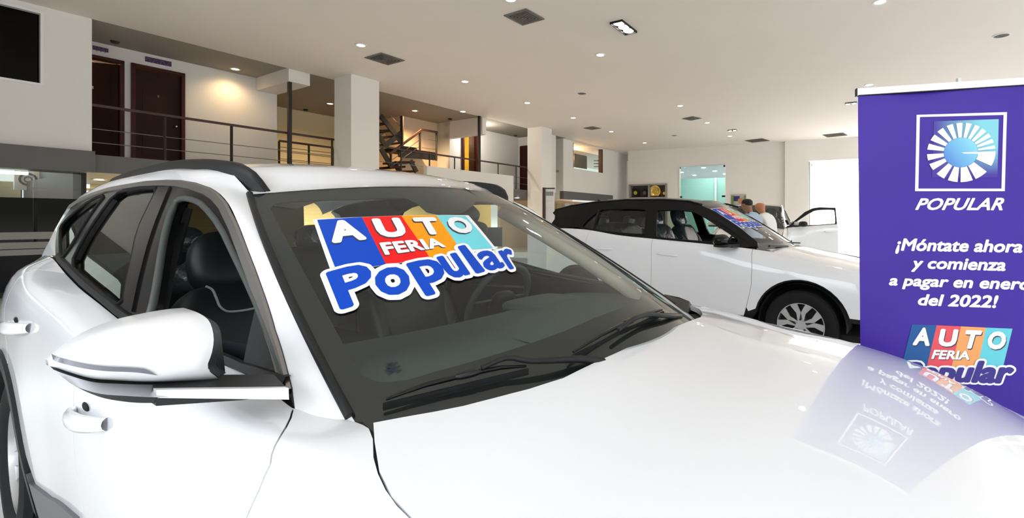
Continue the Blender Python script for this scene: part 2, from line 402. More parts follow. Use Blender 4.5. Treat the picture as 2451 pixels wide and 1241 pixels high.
g0 = onq(0, 343, QE+.12).z; g1 = onq(0, 400, QE+.12).z; gR = onq(228, 390, QE+.12).dot(RA)
mb = MB(); rbox_(mb, -9.5, gR, QE-.5, QE+.12, g1, g0); struct('trim_1', mb, M['grey_band'], 'wide grey fascia band under the white wall block', 'trim')
mb = MB(); rbox_(mb, gR, 17.6, -17.8, QE, ZS-.34, ZS); struct('trim_2', mb, M['grey_band'], 'grey mezzanine slab edge under the gallery railing', 'trim')

# shop window under the grey band: frame, panes, film, office behind
sh = empty('window_2', RW(gR-2, QE-.25, 0), 0, 'wide shop window with dark lower film and grey stripes under the band', 'window'); sh['kind'] = 'structure'
def shp(name, m, boxes):
    b = MB()
    for x in boxes: rbox_(b, *x)
    o = b.obj(name, m); o.parent = sh; o.matrix_parent_inverse = Matrix.Translation(-sh.location); return o
zf = onq(0, 472, QE-.2).z
pr = lambda x: onq(x, 450, QE-.2).dot(RA)
shp('frame', M['steel'], [(-9.5, gR-.05, QE-.3, QE-.2, 0, .1), (gR-.1, gR-.05, QE-.3, QE-.2, 0, g1)])
shp('pane', M['pane'], [(-9.5, gR-.1, QE-.26, QE-.25, zf, g1)])
shp('dark_film', M['film'], [(-9.5, gR-.1, QE-.26, QE-.25, .1, zf)])
zz = lambda y: onq(0, y, QE-.2).z
shp('stripe', M['stripe'], [(-9.5, pr(128), QE-.24, QE-.235, zz(b), zz(a)) for a, b in ((557, 575), (582, 598), (600, 614))])
mb = MB(); rbox_(mb, -9.5, gR-.05, -17.6, -17.4, 0, g1); rbox_(mb, gR-.2, gR-.05, -17.4, QE-.35, 0, g1); struct('wall_office', mb, M['brown'], 'dim back wall of the office behind the shop window', 'wall')
qd = -17.3
cu = MB(); ra, rb = -9, onq(48, 450, qd).dot(RA); n = 90
cu.grid([[RW(lerp(ra, rb, i/n), qd+.06*math.sin(i*1.9), z) for z in (.2, g1)] for i in range(n+1)]); tag(cu.obj('curtain', M['curtain'], None, 60), 'ochre pleated curtain behind the shop window', 'curtain')
dw = empty('reflected_window', RW(onq(130, 450, qd).dot(RA), qd, 1.2), 0, 'glowing panes standing in for windows reflected in the shop window', 'window'); dw['kind'] = 'structure'  # glowing panes added in place of the windows mirrored in the glass
def dwp(name, m, boxes):
    b = MB()
    for x in boxes: rbox_(b, *x)
    o = b.obj(name, m); o.parent = dw; o.matrix_parent_inverse = Matrix.Translation(-dw.location); return o
X = lambda x: onq(x, 450, qd).dot(RA); Zq = lambda y: onq(100, y, qd).z
for a, b in ((54, 107), (110, 148), (155, 215)):
    dwp('pane', M['day'], [(X(a), X(b), qd-.02, qd, Zq(447), Zq(415))]); dwp('pane', M['day'], [(X(a), X(b), qd-.02, qd, Zq(520), Zq(453))])
dwp('frame', M['curtain'], [(X(50), X(220), qd, qd+.05, Zq(453), Zq(447)), (X(107), X(110), qd, qd+.05, Zq(520), Zq(412)), (X(148), X(155), qd, qd+.05, Zq(520), Zq(412))])
a = onq(66, 430, qd+.3)
ac = empty('air_conditioner', a, 0, 'white wall unit with a round red fan grille behind the shop window', 'air conditioner')
b = MB(); b.box((0, 0, 0), (.42, .1, .5), (RA, RN, UP)); b.obj('casing', M['white'], ac)
b = MB(); b.lathe([(.05, .055), (.07, .055), (.07, .065), (.05, .065)], (0, 0, 0), RN, 20, closed=True); b.lathe([(.11, .055), (.15, .055), (.15, .065), (.11, .065)], (0, 0, 0), RN, 20, closed=True); b.obj('fan_grille', M['woodf'], ac)

# gallery: back wall with the two doors, beam, stair recess, corridor walls
QD = -14.55
rD = lambda x, y=200: onq(x, y, QD).dot(RA)
zD = lambda x, y: onq(x, y, QD).z
d1r = rD(296); d1l = d1r-1.0; d2l, d2r = rD(313), rD(441); dtop = zD(440, 177); rEnd = onq(663, 300, QD).dot(RA)
mb = MB(); holed(mb, RW(bR-2.5, QD), RA, rEnd-bR+2.5, ZS, ZC+.03, .15, RN, [(d1l-bR+2.5, d1r-bR+2.5, ZS, dtop), (d2l-bR+2.5, d2r-bR+2.5, ZS, dtop)])
rbox_(mb, rEnd-.15, rEnd, -17.6, QD-.15, ZS, ZC+.03); struct('wall_gallery', mb, M['wall'], 'cream upper gallery wall with two dark wooden doors', 'wall')
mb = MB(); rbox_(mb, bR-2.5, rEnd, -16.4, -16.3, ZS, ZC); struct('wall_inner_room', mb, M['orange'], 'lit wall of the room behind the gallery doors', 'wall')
def door(n, r0, r1, ang, label):
    w = r1-r0; fr = empty('door_%d' % n, RW(r0, QD, ZS), 0, label, 'door'); fr['kind'] = 'structure'
    def P(r, q, z): return RA*r+RN*q+UP*z
    b = MB(); h = dtop-ZS
    for r in (.035, w-.035): b.box(P(r, -.04, h/2), (.07, .2, h), (RA, RN, UP))
    b.box(P(w/2, -.04, h-.035), (w, .2, .07), (RA, RN, UP)); b.obj('door_frame', M['woodf'], fr)
    ca, sa = math.cos(ang), math.sin(ang); ax = (RA*ca-RN*sa, RN*ca+RA*sa, UP)          # leaf hinged on the far jamb
    o = P(w-.07, -.06, 0); lw = w-.15
    b = MB(); b.box(o-ax[0]*lw/2+UP*(h/2-.04), (lw, .045, h-.1), ax); lf = b.obj('door_leaf', M['wood'], fr)
    b = MB()
    for zc, hh in ((h*.3, h*.34), (h*.72, h*.34)): b.box(o-ax[0]*lw/2+ax[1]*.024+UP*zc, (lw-.26, .012, hh), ax)
    b.obj('raised_panel', M['wood'], lf)
    b = MB(); k = o-ax[0]*(.09 if n == 2 else lw-.09)+ax[1]*.05+UP*1.0
    b.blob(k+ax[1]*.03, (.032, .032, .032), 2); b.tube([k-ax[1]*.03, k+ax[1]*.03], .014); b.obj('door_knob', M['chrome'], lf, 40)
    b = MB(); b.box(o-ax[0]*lw/2+ax[1]*.026+UP*(h*.72), (.035, .008, .06), ax); b.obj('room_number_plate', M['bwhite'], lf)
door(1, d1l, d1r, math.radians(-32), 'half-open dark wooden gallery door beside the white wall block')
door(2, d2l, d2r, 0, 'closed dark wooden gallery door with a round knob')
def wallsign(px0, px1, label):
    a, b = onq(*px0, QD+.02), onq(*px1, QD+.02); s = MB(); c = (a+b)/2
    s.box(c, ((b-a).dot(RA), .03, abs(a.z-b.z)), (RA, RN, UP)); o = s.obj('door_sign', M['purple']); tag(o, label, 'sign', 'purple signs over the gallery doors')
    w = MB(); pts = [c+RN*.018+RA*((b-a).dot(RA)*(i/24-.5)*.94)+UP*(.05*math.sin(i*.9)-.02) for i in range(25)]; w.tube(pts, .005, 6); w.obj('wave_pattern', mat('sign_wave', (.22, .14, .28), .5), o)
wallsign((222, 109), (259, 126), 'purple wave sign over the half-open gallery door')
wallsign((348, 135), (410, 160), 'purple wave sign over the closed gallery door')

# beams across the gallery
zb = onq(613, 217, QD).z; br0 = onq(613, 217, QD).dot(RA); br1 = rEnd
mb = MB(); rbox_(mb, br0, br1, QD, QE-.02, zb, ZC+.03); rbox_(mb, br0, br1, -17.6, QD-.15, zb, ZC+.03); struct('trim_3', mb, M['wall'], 'dropped white beam crossing the gallery ceiling by the stair', 'beam')
QS = -17.6
p2 = onq(962, 280, -15.3); rS = p2.dot(RA); rS1 = onq(1047, 296, -15.3).dot(RA)
mb = MB(); rbox_(mb, rEnd-.1, rS+.5, QS-.15, QS, 0, ZC+.03); struct('wall_stair', mb, M['yellow'], 'yellow back wall of the stair recess', 'wall')
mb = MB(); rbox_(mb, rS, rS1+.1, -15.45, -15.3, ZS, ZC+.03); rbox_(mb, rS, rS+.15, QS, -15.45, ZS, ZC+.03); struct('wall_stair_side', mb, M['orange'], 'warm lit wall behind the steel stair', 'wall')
rC = rS1
c0 = onq(1080, 320, -14.75).dot(RA)
zL = onq(1150, 315, -14.75).z
dl, dr = onq(1104, 350, -14.75).dot(RA), onq(1140, 350, -14.75).dot(RA); dz = onq(1120, 313, -14.75).z
mb = MB(); rbox_(mb, rC, rC+.2, -15.3, QE-.02, ZS+1.95, ZC+.03); rbox_(mb, rC, rC+.2, -15.3, -14.6, ZS, ZC+.03)
holed(mb, RW(rC+.2, -14.75), RA, 18.0-rC-.2, ZS, ZC+.03, .15, RN, [(dl-rC-.2, dr-rC-.2, ZS, dz)])
rbox_(mb, 17.6, 18.0, -14.75, QE-.05, ZS, ZC+.03); struct('wall_corridor', mb, M['wall'], 'white corridor wall of the upper gallery past the stair', 'wall')
mb = MB(); rbox_(mb, rC, 18, -16.6, -16.5, ZS, ZC); rbox_(mb, dr+1.0, dr+1.1, -16.5, -14.92, ZS, ZC); struct('wall_yellow_room', mb, M['gold_paint'], 'yellow room wall seen through the narrow corridor door', 'wall')
d3 = empty('door_3', RW(dl, -14.75, ZS), 0, 'narrow open corridor doorway with red-brown frame and yellow room behind', 'door'); d3['kind'] = 'structure'
b = MB(); ww, hh = dr-dl, dz-ZS
for r in (.03, ww-.03): b.box(RA*r+UP*hh/2, (.06, .26, hh), (RA, RN, UP))
b.box(RA*ww/2+UP*(hh-.03), (ww, .26, .06), (RA, RN, UP)); b.obj('door_frame', M['woodf'], d3)
b = MB(); b.box(RA*(ww-.10)-RN*.16+UP*(hh/2-.05), (.05, .30, hh-.14), (RA, RN, UP)); b.obj('door_leaf', M['wood'], d3)
# dark door on the end wall of the corridor, person in front of it
a, b_ = onq(1237, 342, QE-1.25), onq(1258, 342, QE-1.25)
d4 = empty('door_4', RW(17.58, QE-.75, ZS), 0, 'dark wooden door at the far end of the gallery behind the standing person', 'door'); d4['kind'] = 'structure'
b = MB(); hD = 2.15
for q in (-1.0, -.02): b.box(RN*q+UP*hD/2, (.09, .08, hD), (RA, RN, UP))
b.box(RN*-.5+UP*hD, (.09, 1.06, .08), (RA, RN, UP)); b.obj('door_frame', M['woodf'], d4)
b = MB(); b.box(RN*-.5+UP*hD/2, (.05, .92, hD-.04), (RA, RN, UP)); b.obj('door_leaf', M['wood'], d4)

for nm, r, q, e, c in (('corridor_fill', 14.3, -13.9, 60, (1, .92, .8)), ('yellow_room_lamp', dl+.3, -15.7, 60, (1, .8, .45)), ('inner_room_lamp', d1l, -15.5, 45, (1, .66, .32))):  # the corridor light is an added, unseen fill that brightens the gallery
    l = bpy.data.lights.new(nm, 'POINT'); l.energy = e; l.color = c; l.shadow_soft_size = .15; lo = bpy.data.objects.new(nm, l); COL.objects.link(lo); lo.location = RW(r, q, ZC-.35)
# columns and the far left wall with the upper office window
def col(n, corner, left, right, label):
    c = onz(*corner, ZC); r0 = c.dot(RA); q1 = c.dot(RN); q0 = onz(*left, ZC).dot(RN); r1 = onz(*right, ZC).dot(RA)
    b = MB(); rbox_(b, r0, r1, q0, q1, 0, ZC); struct('column_%d' % n, b, M['wall'], label, 'column'); return r0, r1, q0, q1
C1 = col(1, (840.6, 177), (797, 187), (908, 195), 'square white column rising behind the near car roof')
C2 = col(2, (1297, 303), (1257, 306), (1324, 309), 'square white column left of the wood-edged sign')
mb = MB(); rbox_(mb, onz(1341, 333, ZC).dot(RA)-.05, 34, -14.6, QE, ZC, ZC+.02); struct('ceiling_far', mb, M['ceil'], 'strip of ceiling over the far upper office wall', 'ceiling')
f0 = onz(1341, 333, ZC); rF0 = f0.dot(RA); qF = f0.dot(RN); rF1 = onz(1473, 361, ZC).dot(RA); qF = (qF+onz(1473, 361, ZC).dot(RN))/2
zF = onq(1342, 457, qF).z; zF2 = onq(1342, 476, qF).z
wA, wB = onq(1372, 370, qF).dot(RA), onq(1443, 370, qF).dot(RA); wz1, wz0_ = onq(1372, 341, qF).z, onq(1372, 403, qF).z
mb = MB(); holed(mb, RW(rF0, qF), RA, rF1-rF0, zF, ZC, .2, RN, [(wA-rF0, wB-rF0, wz0_, wz1)]); rbox_(mb, rF0, rF0+.2, qF-3, qF-.2, zF2, ZC)
struct('wall_upper_office', mb, M['wall'], 'white upper office wall with an interior window beside the second column', 'wall')
mb = MB(); rbox_(mb, rF0, rF1, qF-.2, qF+.02, zF2, zF); struct('trim_4', mb, M['grey_band'], 'grey band under the white upper office wall', 'trim')
mb = MB(); rbox_(mb, rF0-1, rF1+.5, qF-3.2, qF-3.0, 0, ZC); rbox_(mb, rF0, rF1, qF-3, qF-.25, wz0_-.25, wz0_-.15); struct('wall_office_inner', mb, M['orange'], 'tan rear wall of the upper office', 'wall')
l = bpy.data.lights.new('upper_office_fill', 'POINT'); l.energy = 170; l.color = (1, .62, .36); l.shadow_soft_size = .2; lo = bpy.data.objects.new('upper_office_fill', l); COL.objects.link(lo); lo.location = RW((wA+wB)/2+.5, qF-1.3, ZC-.5)  # unseen fill light added to warm the upper office
w4 = empty('window_4', RW(wA, qF, wz0_), 0, 'interior upper office window with a dark picture behind it', 'window'); w4['kind'] = 'structure'
b = MB(); W_, H_ = wB-wA, wz1-wz0_
b.box(RA*(W_-.06)+UP*H_/2-RN*.1, (.12, .2, H_), (RA, RN, UP)); b.box(RA*.02+UP*H_/2-RN*.1, (.04, .2, H_), (RA, RN, UP)); b.obj('frame', M['brown'], w4)
b = MB(); b.box(RA*W_/2+UP*H_/2-RN*.12, (W_, .008, H_), (RA, RN, UP)); b.obj('pane', M['pane'], w4)
a, c = onq(1374, 370, qF-1.2), onq(1404, 403, qF-1.2)
b = MB(); b.box((a+c)/2, ((c-a).dot(RA), .05, a.z-c.z+.1), (RA, RN, UP)); tag(b.obj('framed_picture', M['art']), 'dark city picture standing in the upper office window', 'picture')
for i, y in enumerate((386, 393, 400)):
    a = onq(1432, y, qF-.7); b = MB(); b.box(a, (.55, .25, .04), (RA, RN, UP)); tag(b.obj('office_shelf', M['brown']), '%s small wooden shelf at the edge of the upper office window' % ('top', 'middle', 'lowest')[i], 'shelf', 'small shelves in the upper office')
# lit display wall under the grey band
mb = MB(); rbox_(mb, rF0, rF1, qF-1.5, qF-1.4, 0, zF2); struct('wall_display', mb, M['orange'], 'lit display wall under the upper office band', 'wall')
for i, (x, mm) in enumerate(((1357, 'white'), (1371, 'white'), (1338, 'curtain'), (1392, 'brown'))):
    a = onq(x, 490, qF-1.1); b = MB(); b.box(RW(a.dot(RA), qF-1.1, 1.1), ((.36, .1, .4, .5)[i], .06, 2.2), (RA, RN, UP))
    tag(b.obj('display_panel', M[mm]), ('bright white', 'narrow white', 'ochre', 'brown')[i]+' upright panel behind the black roof of the white car', 'panel', 'upright panels in the display bay')

# back wall
B0 = onz(1503, 362.5, ZC); B1 = onz(1880, 339.5, ZC); BU = (B1-B0).normalized(); BN = Vector((BU.y, -BU.x, 0)); BN = BN if BN.y < 0 else -BN
def onB(px, py, off=0.0):
    d = ray(px, py); t = ((B0+BN*off)-E0).dot(BN)/d.dot(BN); return E0+d*t
def bu(p): return (p-B0).dot(BU)
LB = (B1-B0).length; B0z = Vector((B0.x, B0.y, 0))
g_l, g_r, g_t = bu(onB(1624, 450)), bu(onB(1736, 450)), onB(1680, 396).z
s_l, s_r, s_t = bu(onB(1507, 460)), bu(onB(1597, 460)), onB(1550, 441).z
o_l, o_t = bu(onB(1936, 450)), onB(1960, 385).z
mb = MB(); holed(mb, B0z, BU, LB, 0, ZC, .25, BN, [(s_l, s_r, 0.8, s_t), (g_l, g_r, 0, g_t)]); struct('wall_back', mb, M['wall'], 'plain white back wall with the trophy niche and glass door', 'wall')
mb = MB(); rbox_(mb, rF1, rF1+2.2, qF-.4, qF+.0, 0, ZC); struct('wall_back_pier', mb, M['wall'], 'white pier between the upper office and the back wall', 'wall')
mb = MB(); holed(mb, B0z+BU*(LB-.02)+BN*.22, BU, o_l-LB, 0, ZC, .5, BN, []); holed(mb, B0z+BU*(o_l-.03)+BN*.1, BU, 9, 0, ZC, .3, BN, [(0.03, 5.4, 0, o_t)]); struct('wall_back_right', mb, M['wall'], 'white pier and lintel around the bright wide opening', 'wall')
# bright passage behind the opening
mb = MB(); holed(mb, B0z+BU*(o_l-.5)-BN*5, BU, 8, 0, ZC, .1, BN, []); holed(mb, B0z+BU*(o_l+.15)-BN*.3, -BN, 4.7, 0, ZC, .1, BU, [])
struct('wall_passage', mb, M['white'], 'bright white passage beyond the wide opening', 'wall')
mb = MB(); mb.box(B0z+BU*(o_l+2.7)-BN*.35+UP*(o_t-.16), (5.2, .1, .12), (BU, BN, UP)); struct('trim_5', mb, M['wall'], 'white lintel strip inside the wide opening', 'trim')
lp = bpy.data.lights.new('passage_daylight', 'AREA'); lp.energy = 900; lp.size = 4; lp.size_y = 3; lp.shape = 'RECTANGLE'
lo = bpy.data.objects.new('passage_daylight', lp); COL.objects.link(lo); lo.location = B0z+BU*(o_l+3)-BN*2.5+UP*4.9
# glass door with the teal room behind
gd = empty('door_5', B0z+BU*g_l, 0, 'clear frameless glass door to a teal room in the back wall', 'door'); gd['kind'] = 'structure'
gw = g_r-g_l
b = MB(); b.box(BU*gw/2+UP*g_t/2-BN*.1, (gw-.08, .012, g_t), (BU, BN, UP)); b.obj('pane', M['pane'], gd)
b = MB()
for x, z in ((.06, g_t-.08), (gw-.06, g_t-.08), (.1, onB(1628, 472).z), (gw-.1, onB(1730, 470).z)): b.box(BU*x+UP*z-BN*.08, (.16 if z < g_t-.2 else .08, .06, .09), (BU, BN, UP))
b.obj('door_fitting', M['steel'], gd)
b = MB(); b.box(BU*.02+UP*g_t/2-BN*.1, (.1, .2, g_t), (BU, BN, UP)); b.obj('door_jamb', M['white'], gd)
def bB(mb, u0, u1, d0, d1, z0, z1): return mb.box(B0z+BU*((u0+u1)/2)-BN*((d0+d1)/2)+UP*((z0+z1)/2), (u1-u0, d1-d0, z1-z0), (BU, BN, UP))
zt = onB(1680, 428, -4.2).z
mb = MB(); bB(mb, g_l-2.9, o_l-.6, 4.0, 4.1, 0, zt); struct('wall_teal', mb, M['teal'], 'teal glass partition of the room behind the glass door', 'wall')
mb = MB(); bB(mb, g_l-3, o_l-.6, 14.0, 14.1, 0, zt+.8); bB(mb, g_l-3, o_l-.6, .3, 14.1, zt+.75, zt+.8); bB(mb, g_l-3, g_l-2.9, .3, 14, 0, zt+.8); struct('ceiling_teal_room', mb, M['white'], 'white ceiling of the room behind the glass door', 'ceiling')
mb = MB()
for x in (1713,): a = onB(x, 470, -3.9); mb.box(Vector((a.x, a.y, zt/2)), (.12, .06, zt), (BU, BN, UP))
struct('trim_6', mb, M['white'], 'pale upright post in front of the teal partition', 'trim')
for i, (x, y) in enumerate(((1632, 413), (1684, 402), (1711, 410), (1662, 420), (1735, 417))):
    p = onz(x, y, zt+.74); b = MB(); b.lathe([(0, 0), (.13, 0), (.13, .02), (0, .02)], p-UP*.01, UP, 16); tag(b.obj('recessed_light', M['lamp']), 'small lit ceiling lamp in the teal room, %s from the glass door post' % ('first', 'third', 'fourth', 'second', 'fifth')[i], 'ceiling light', 'lamps in the teal room')
lt = bpy.data.lights.new('teal_room_light', 'AREA'); lt.energy = 110; lt.size = 2.5
lto = bpy.data.objects.new('teal_room_light', lt); COL.objects.link(lto); lto.location = B0z+BU*(g_l+1.3)-BN*2.2+UP*(zt+.7)
# trophy niche
tn = empty('trophy_cabinet', B0z+BU*s_l, 0, 'grey framed trophy niche in the back wall', 'cabinet')
sw = s_r-s_l; sb = 0.8
b = MB()
for x in (.03, sw*.53, sw-.05): b.box(BU*x+UP*(sb+s_t)/2-BN*.15, (.08, .5, s_t-sb), (BU, BN, UP))
b.box(BU*sw/2+UP*(s_t-.04)-BN*.15, (sw, .5, .08), (BU, BN, UP))
zsh = onB(1550, 472).z
b.box(BU*sw/2+UP*(zsh-.03)-BN*.2, (sw, .45, .05), (BU, BN, UP)); b.box(BU*sw/2+UP*(sb+.03)-BN*.2, (sw, .45, .05), (BU, BN, UP)); b.obj('frame', M['stripe'], tn)
b = MB(); b.box(BU*sw/2+UP*(sb+s_t)/2-BN*.42, (sw, .03, s_t-sb), (BU, BN, UP)); b.obj('back_panel', M['grey_plastic'], tn)
def plate(px, R, m1, m2, label):
    a = onB(px, 470, -.2); c = Vector((a.x, a.y, zsh-.005+R)); t = empty('trophy_plate', Vector((a.x, a.y, zsh)), 0, label, 'trophy', 'trophies in the grey niche')
    c = c-t.location; b = MB(); b.lathe([(0, .01), (R*.55, .012), (R*.62, .03), (R*.95, .045), (R, .05), (R, .035), (R*.6, .015), (0, 0)], c, BN, 28); b.obj('dish', m1, t, 40)
    b = MB(); b.lathe([(0, .014), (R*.4, .016), (R*.4, .024), (0, .028)], c, BN, 20); b.obj('emblem', m2, t, 40)
    b = MB(); b.box((c.x, c.y, .03), (R*1.1, .14, .06), (BU, BN, UP)); b.box(c-BN*.05-UP*R*.5, (.03, .04, R), (BU, BN, UP)); b.obj('stand', M['black_plastic'], t)
plate(1521, .26, M['black_plastic'], mat('lime', (.5, .55, .02), .5), 'black trophy plate with a lime emblem in the grey niche')
plate(1543, .24, M['black_plastic'], M['grey_plastic'], 'plain dark trophy plate beside the niche divider')
plate(1568, .32, M['gold'], M['gold'], 'round gold trophy plate in the grey niche')
plate(1590, .2, M['brown'], M['gold'], 'brown trophy plate at the niche edge beside the gold one')
# poster on the back wall
a, c = onB(1750, 466), onB(1786, 493)
b = MB(); b.box((a+c)/2+BN*.03, ((c-a).dot(BU), .03, a.z-c.z), (BU, BN, UP)); po = b.obj('wall_poster', M['poster']); tag(po, 'small bright photo poster on the back wall above the two men', 'poster')
b = MB(); b.lathe([(0, 0), (.14, 0), (.14, .01), (0, .01)], (a+c)/2+BN*.046+BU*.1-UP*.04, BN, 20); b.obj('printed_face', M['skin2'], po)
b = MB(); w_ = (c-a).dot(BU); b.box((a+c)/2+BN*.05-BU*w_*.12+UP*.07, (w_*.4, .006, (a.z-c.z)*.45), (BU, BN, UP)); b.obj('printed_sky', M['bnavy'], po)
b = MB(); b.box((a+c)/2+BN*.05-BU*w_*.4+UP*0, (w_*.16, .006, (a.z-c.z)*.8), (BU, BN, UP)); b.box((a+c)/2+BN*.05+BU*w_*.42, (w_*.12, .006, (a.z-c.z)*.8), (BU, BN, UP)); b.obj('printed_foliage', mat('print_olive', (.16, .22, .06), .6), po)

# street side: glazing posts before daylight, part closed above as an added light blocker
mb = MB()
for r in range(-2, 33, 4): rbox_(mb, r-.06, r+.06, 10.3, 10.5, 0, ZC)
rbox_(mb, -3.9, 34, 10.3, 10.5, 2.9, 3.0); rbox_(mb, -3.9, 5, 10.3, 10.5, 3.0, ZC); struct('wall_street', mb, M['white'], 'white street-side glazing posts', 'wall')
mb = MB()
for q in range(-4, 11, 4): rbox_(mb, -3.9, -3.7, q-.06, q+.06, 0, ZC)
rbox_(mb, -3.9, -3.7, QE, -5.5, 0, ZC)  # solid end added out of view to darken the left side
rbox_(mb, -3.9, -3.7, QE, 10.5, 4.3, ZC); rbox_(mb, -3.9, -3.7, QE, 10.5, 2.6, 2.68); struct('wall_front', mb, M['white'], 'white glazing posts behind the viewer', 'wall')

# ------------------------------------------------------------------ gallery railing
def railing(name, label, group, A, B, posts, hrail, cables, tall=()):
    t = empty(name, A, 0, label, 'railing', group); L = B-A; d = L.normalized(); n = Vector((d.y, -d.x, 0)).normalized()
    b = MB(); b.bar(UP*hrail, L+UP*hrail, .06, .05); b.obj('handrail', M['rail'], t)
    for k in posts:
        b = MB(); c = L*k; b.bar(c, c+UP*(hrail-.02), .055, .03); b.obj('post', M['steel'], t)
    for z in cables:
        b = MB(); b.tube([UP*z, L+UP*z], .009, 6); b.obj('cable', M['cable'], t)
    return t
rk = lambda x: onq(x, 340, QE+.0).dot(RA)
r0, r1 = bR+.02, C1[0]+.1
railing('gallery_railing', 'long steel cable railing in front of the dark gallery doors', 'gallery railings', RW(r0, QE-.06, ZS), RW(r1, QE-.06, ZS), [(rk(x)-r0)/(r1-r0) for x in (397, 557)]+[.99], .95, (.24, .5))
r2, r3 = C1[1]-.1, 17.5
railing('gallery_railing', 'far stretch of cable railing above the low white parapet', 'gallery railings', RW(r2, QE-.06, ZS), RW(r3, QE-.06, ZS), [(rk(x)-r2)/(r3-r2) for x in (963, 1031, 1091, 1195, 1238)], .95, (.24, .5))
qI = -13.9
a = onq(668, 330, qI); c = onq(797, 345, qI)
railing('gallery_railing', 'lower inner cable railing at the stair opening beside the tall steel post', 'gallery railings', Vector((a.x, a.y, ZS)), Vector((c.x, c.y, ZS)), [0, .53, 1.0], .88, (.2, .4, .6, .72))
for px, lab in ((691, 'tall slim steel post through the railing beside the beam'), (1145, 'tall slim steel post through the railing beside the narrow doorway')):
    r = rk(px); b = MB(); rbox_(b, r-.04, r+.04, QE+.002, QE+.08, ZS-.3, ZC-.35 if px == 691 else ZC); t = b.obj('steel_post', M['steel']); tag(t, lab, 'post')
# low white parapet
qp = QE+.12; a = onq(1022, 398, qp); c = onq(1229, 421, qp)
mb = MB(); rbox_(mb, a.dot(RA), c.dot(RA), qp-.16, qp, ZS-.5, (a.z+c.z)/2); struct('trim_7', mb, M['wall'], 'low white parapet panel in front of the far railing', 'parapet')

# ------------------------------------------------------------------ steel stair
st = empty('steel_staircase', RW(rS, -14.4, ZS), 0, 'dark steel open-tread staircase turning up behind the first column', 'staircase')
def SP(x, y, q=-14.3): return onq(x, y, q)-st.location
def stp(name, fn, m='steel'): b = MB(); fn(b); return b.obj(name, M[m], st)
DQ = RN*-.9
for (x0, y0, x1, y1) in ((895, 294, 931, 293), (895, 311, 946, 309.5), (895, 328, 945, 324), (925, 344, 958, 340), (955, 386, 993, 386), (938, 398, 971, 397), (919, 410, 992, 408), (985, 353, 998, 356)):
    stp('tread', lambda b: b.prism([SP(x0, y0), SP(x1, y1), SP(x1, y1)+DQ, SP(x0, y0)+DQ], UP*-.07), 'wood')
for (x0, y0, x1, y1) in ((911, 277, 961, 341), (905, 325, 925, 350), (912, 356, 938, 402), (982, 384, 997, 412), (961, 318, 921, 350)):
    for k in (0, 1): stp('stringer', lambda b: b.bar(SP(x0, y0)+DQ*k, SP(x1, y1)+DQ*k, .05, .16))
stp('landing', lambda b: b.prism([SP(955, 352), SP(1046, 366), SP(1046, 366)+DQ, SP(955, 352)+DQ], UP*-.12), 'wood')
stp('landing_fascia', lambda b: (b.prism([SP(955, 362), SP(1046, 372), SP(1046, 384), SP(957, 376)], DQ*.1), b.prism([SP(962, 349), SP(998, 354), SP(998, 360), SP(962, 358)], DQ*.1)))
stp('newel_post', lambda b: b.bar(SP(962, 278), SP(962, 352), .09, .09))
for x, y0, y1 in ((1005, 313, 364), (1044.5, 317, 385), (935.5, 369, 398)): stp('post', lambda b: b.bar(SP(x, y0), SP(x, y1), .07, .05))
stp('handrail', lambda b: (b.bar(SP(933, 369), SP(1011, 310), .08, .07), b.bar(SP(1009, 310.5), SP(1046, 317), .08, .07)), 'rail')
for x0, y0, x1, y1 in ((1010, 332.5, 1042, 337), (1010, 354, 1042, 358), (938, 384, 1003, 336), (938, 398, 1003, 352), (935, 277, 962, 308), (955, 280, 962, 288)): stp('cable', lambda b: b.tube([SP(x0, y0), SP(x1, y1)], .01, 6), 'cable')

# ------------------------------------------------------------------ ceiling fittings
def downlight(px, py, R, lab, m='lamp', pw=0, z=ZC, grp='round recessed lights of the showroom ceiling'):
    p = onz(px, py, z); t = empty('recessed_light', p, 0, lab, 'ceiling light', grp)
    b = MB(); b.lathe([(R*.8, 0.0), (R*.8, -.012), (R*1.15, -.012), (R*1.2, -.002), (R*1.2, 0)], (0, 0, 0), UP, 28); b.obj('trim_ring', M['lampring'], t, 40)
    b = MB(); b.lathe([(0, -.006), (R*.8, -.006)], (0, 0, 0), UP, 24); b.obj('lamp_disc', M[m], t)
    if pw:
        l = bpy.data.lights.new('lamp_glow', 'SPOT'); l.energy = pw; l.spot_size = math.radians(150); l.spot_blend = 1; l.shadow_soft_size = R*.8; l.color = (1, .93, .82) if m == 'lamp' else (1, .66, .32)
        lo = bpy.data.objects.new('lamp_glow', l); COL.objects.link(lo); lo.parent = t; lo.location = (0, 0, -.06)
for px, py, lab in ((864, 108, 'round ceiling light left of the near vent, above the first column'), (1222, -2, 'round ceiling light cut by the upper picture edge above the diamond vent'),
    (1437, 131, 'round ceiling light below the three-lamp fixture'), (1113, 195, 'round ceiling light between the two columns, third from the first column'),
    (1262, 246, 'round ceiling light above the second column'), (1108, 267, 'round ceiling light at the gallery edge'), (1372, 282, 'round ceiling light right of the second column'),
    (1628, 253, 'round ceiling light above the small vent over the glass door'), (1693, 294, 'round ceiling light right of the small vent'), (1463, 315, 'round ceiling light over the upper office window'),
    (1543, 342, 'round ceiling light nearest the trophy niche'), (1747, 326, 'round ceiling light beside the spot cluster by the back wall'), (2107, 4, 'round ceiling light cut by the upper picture edge above the banner'),
    (2080, 203, 'round ceiling light just above the banner corner')):
    downlight(px, py, .105, lab, pw=45)
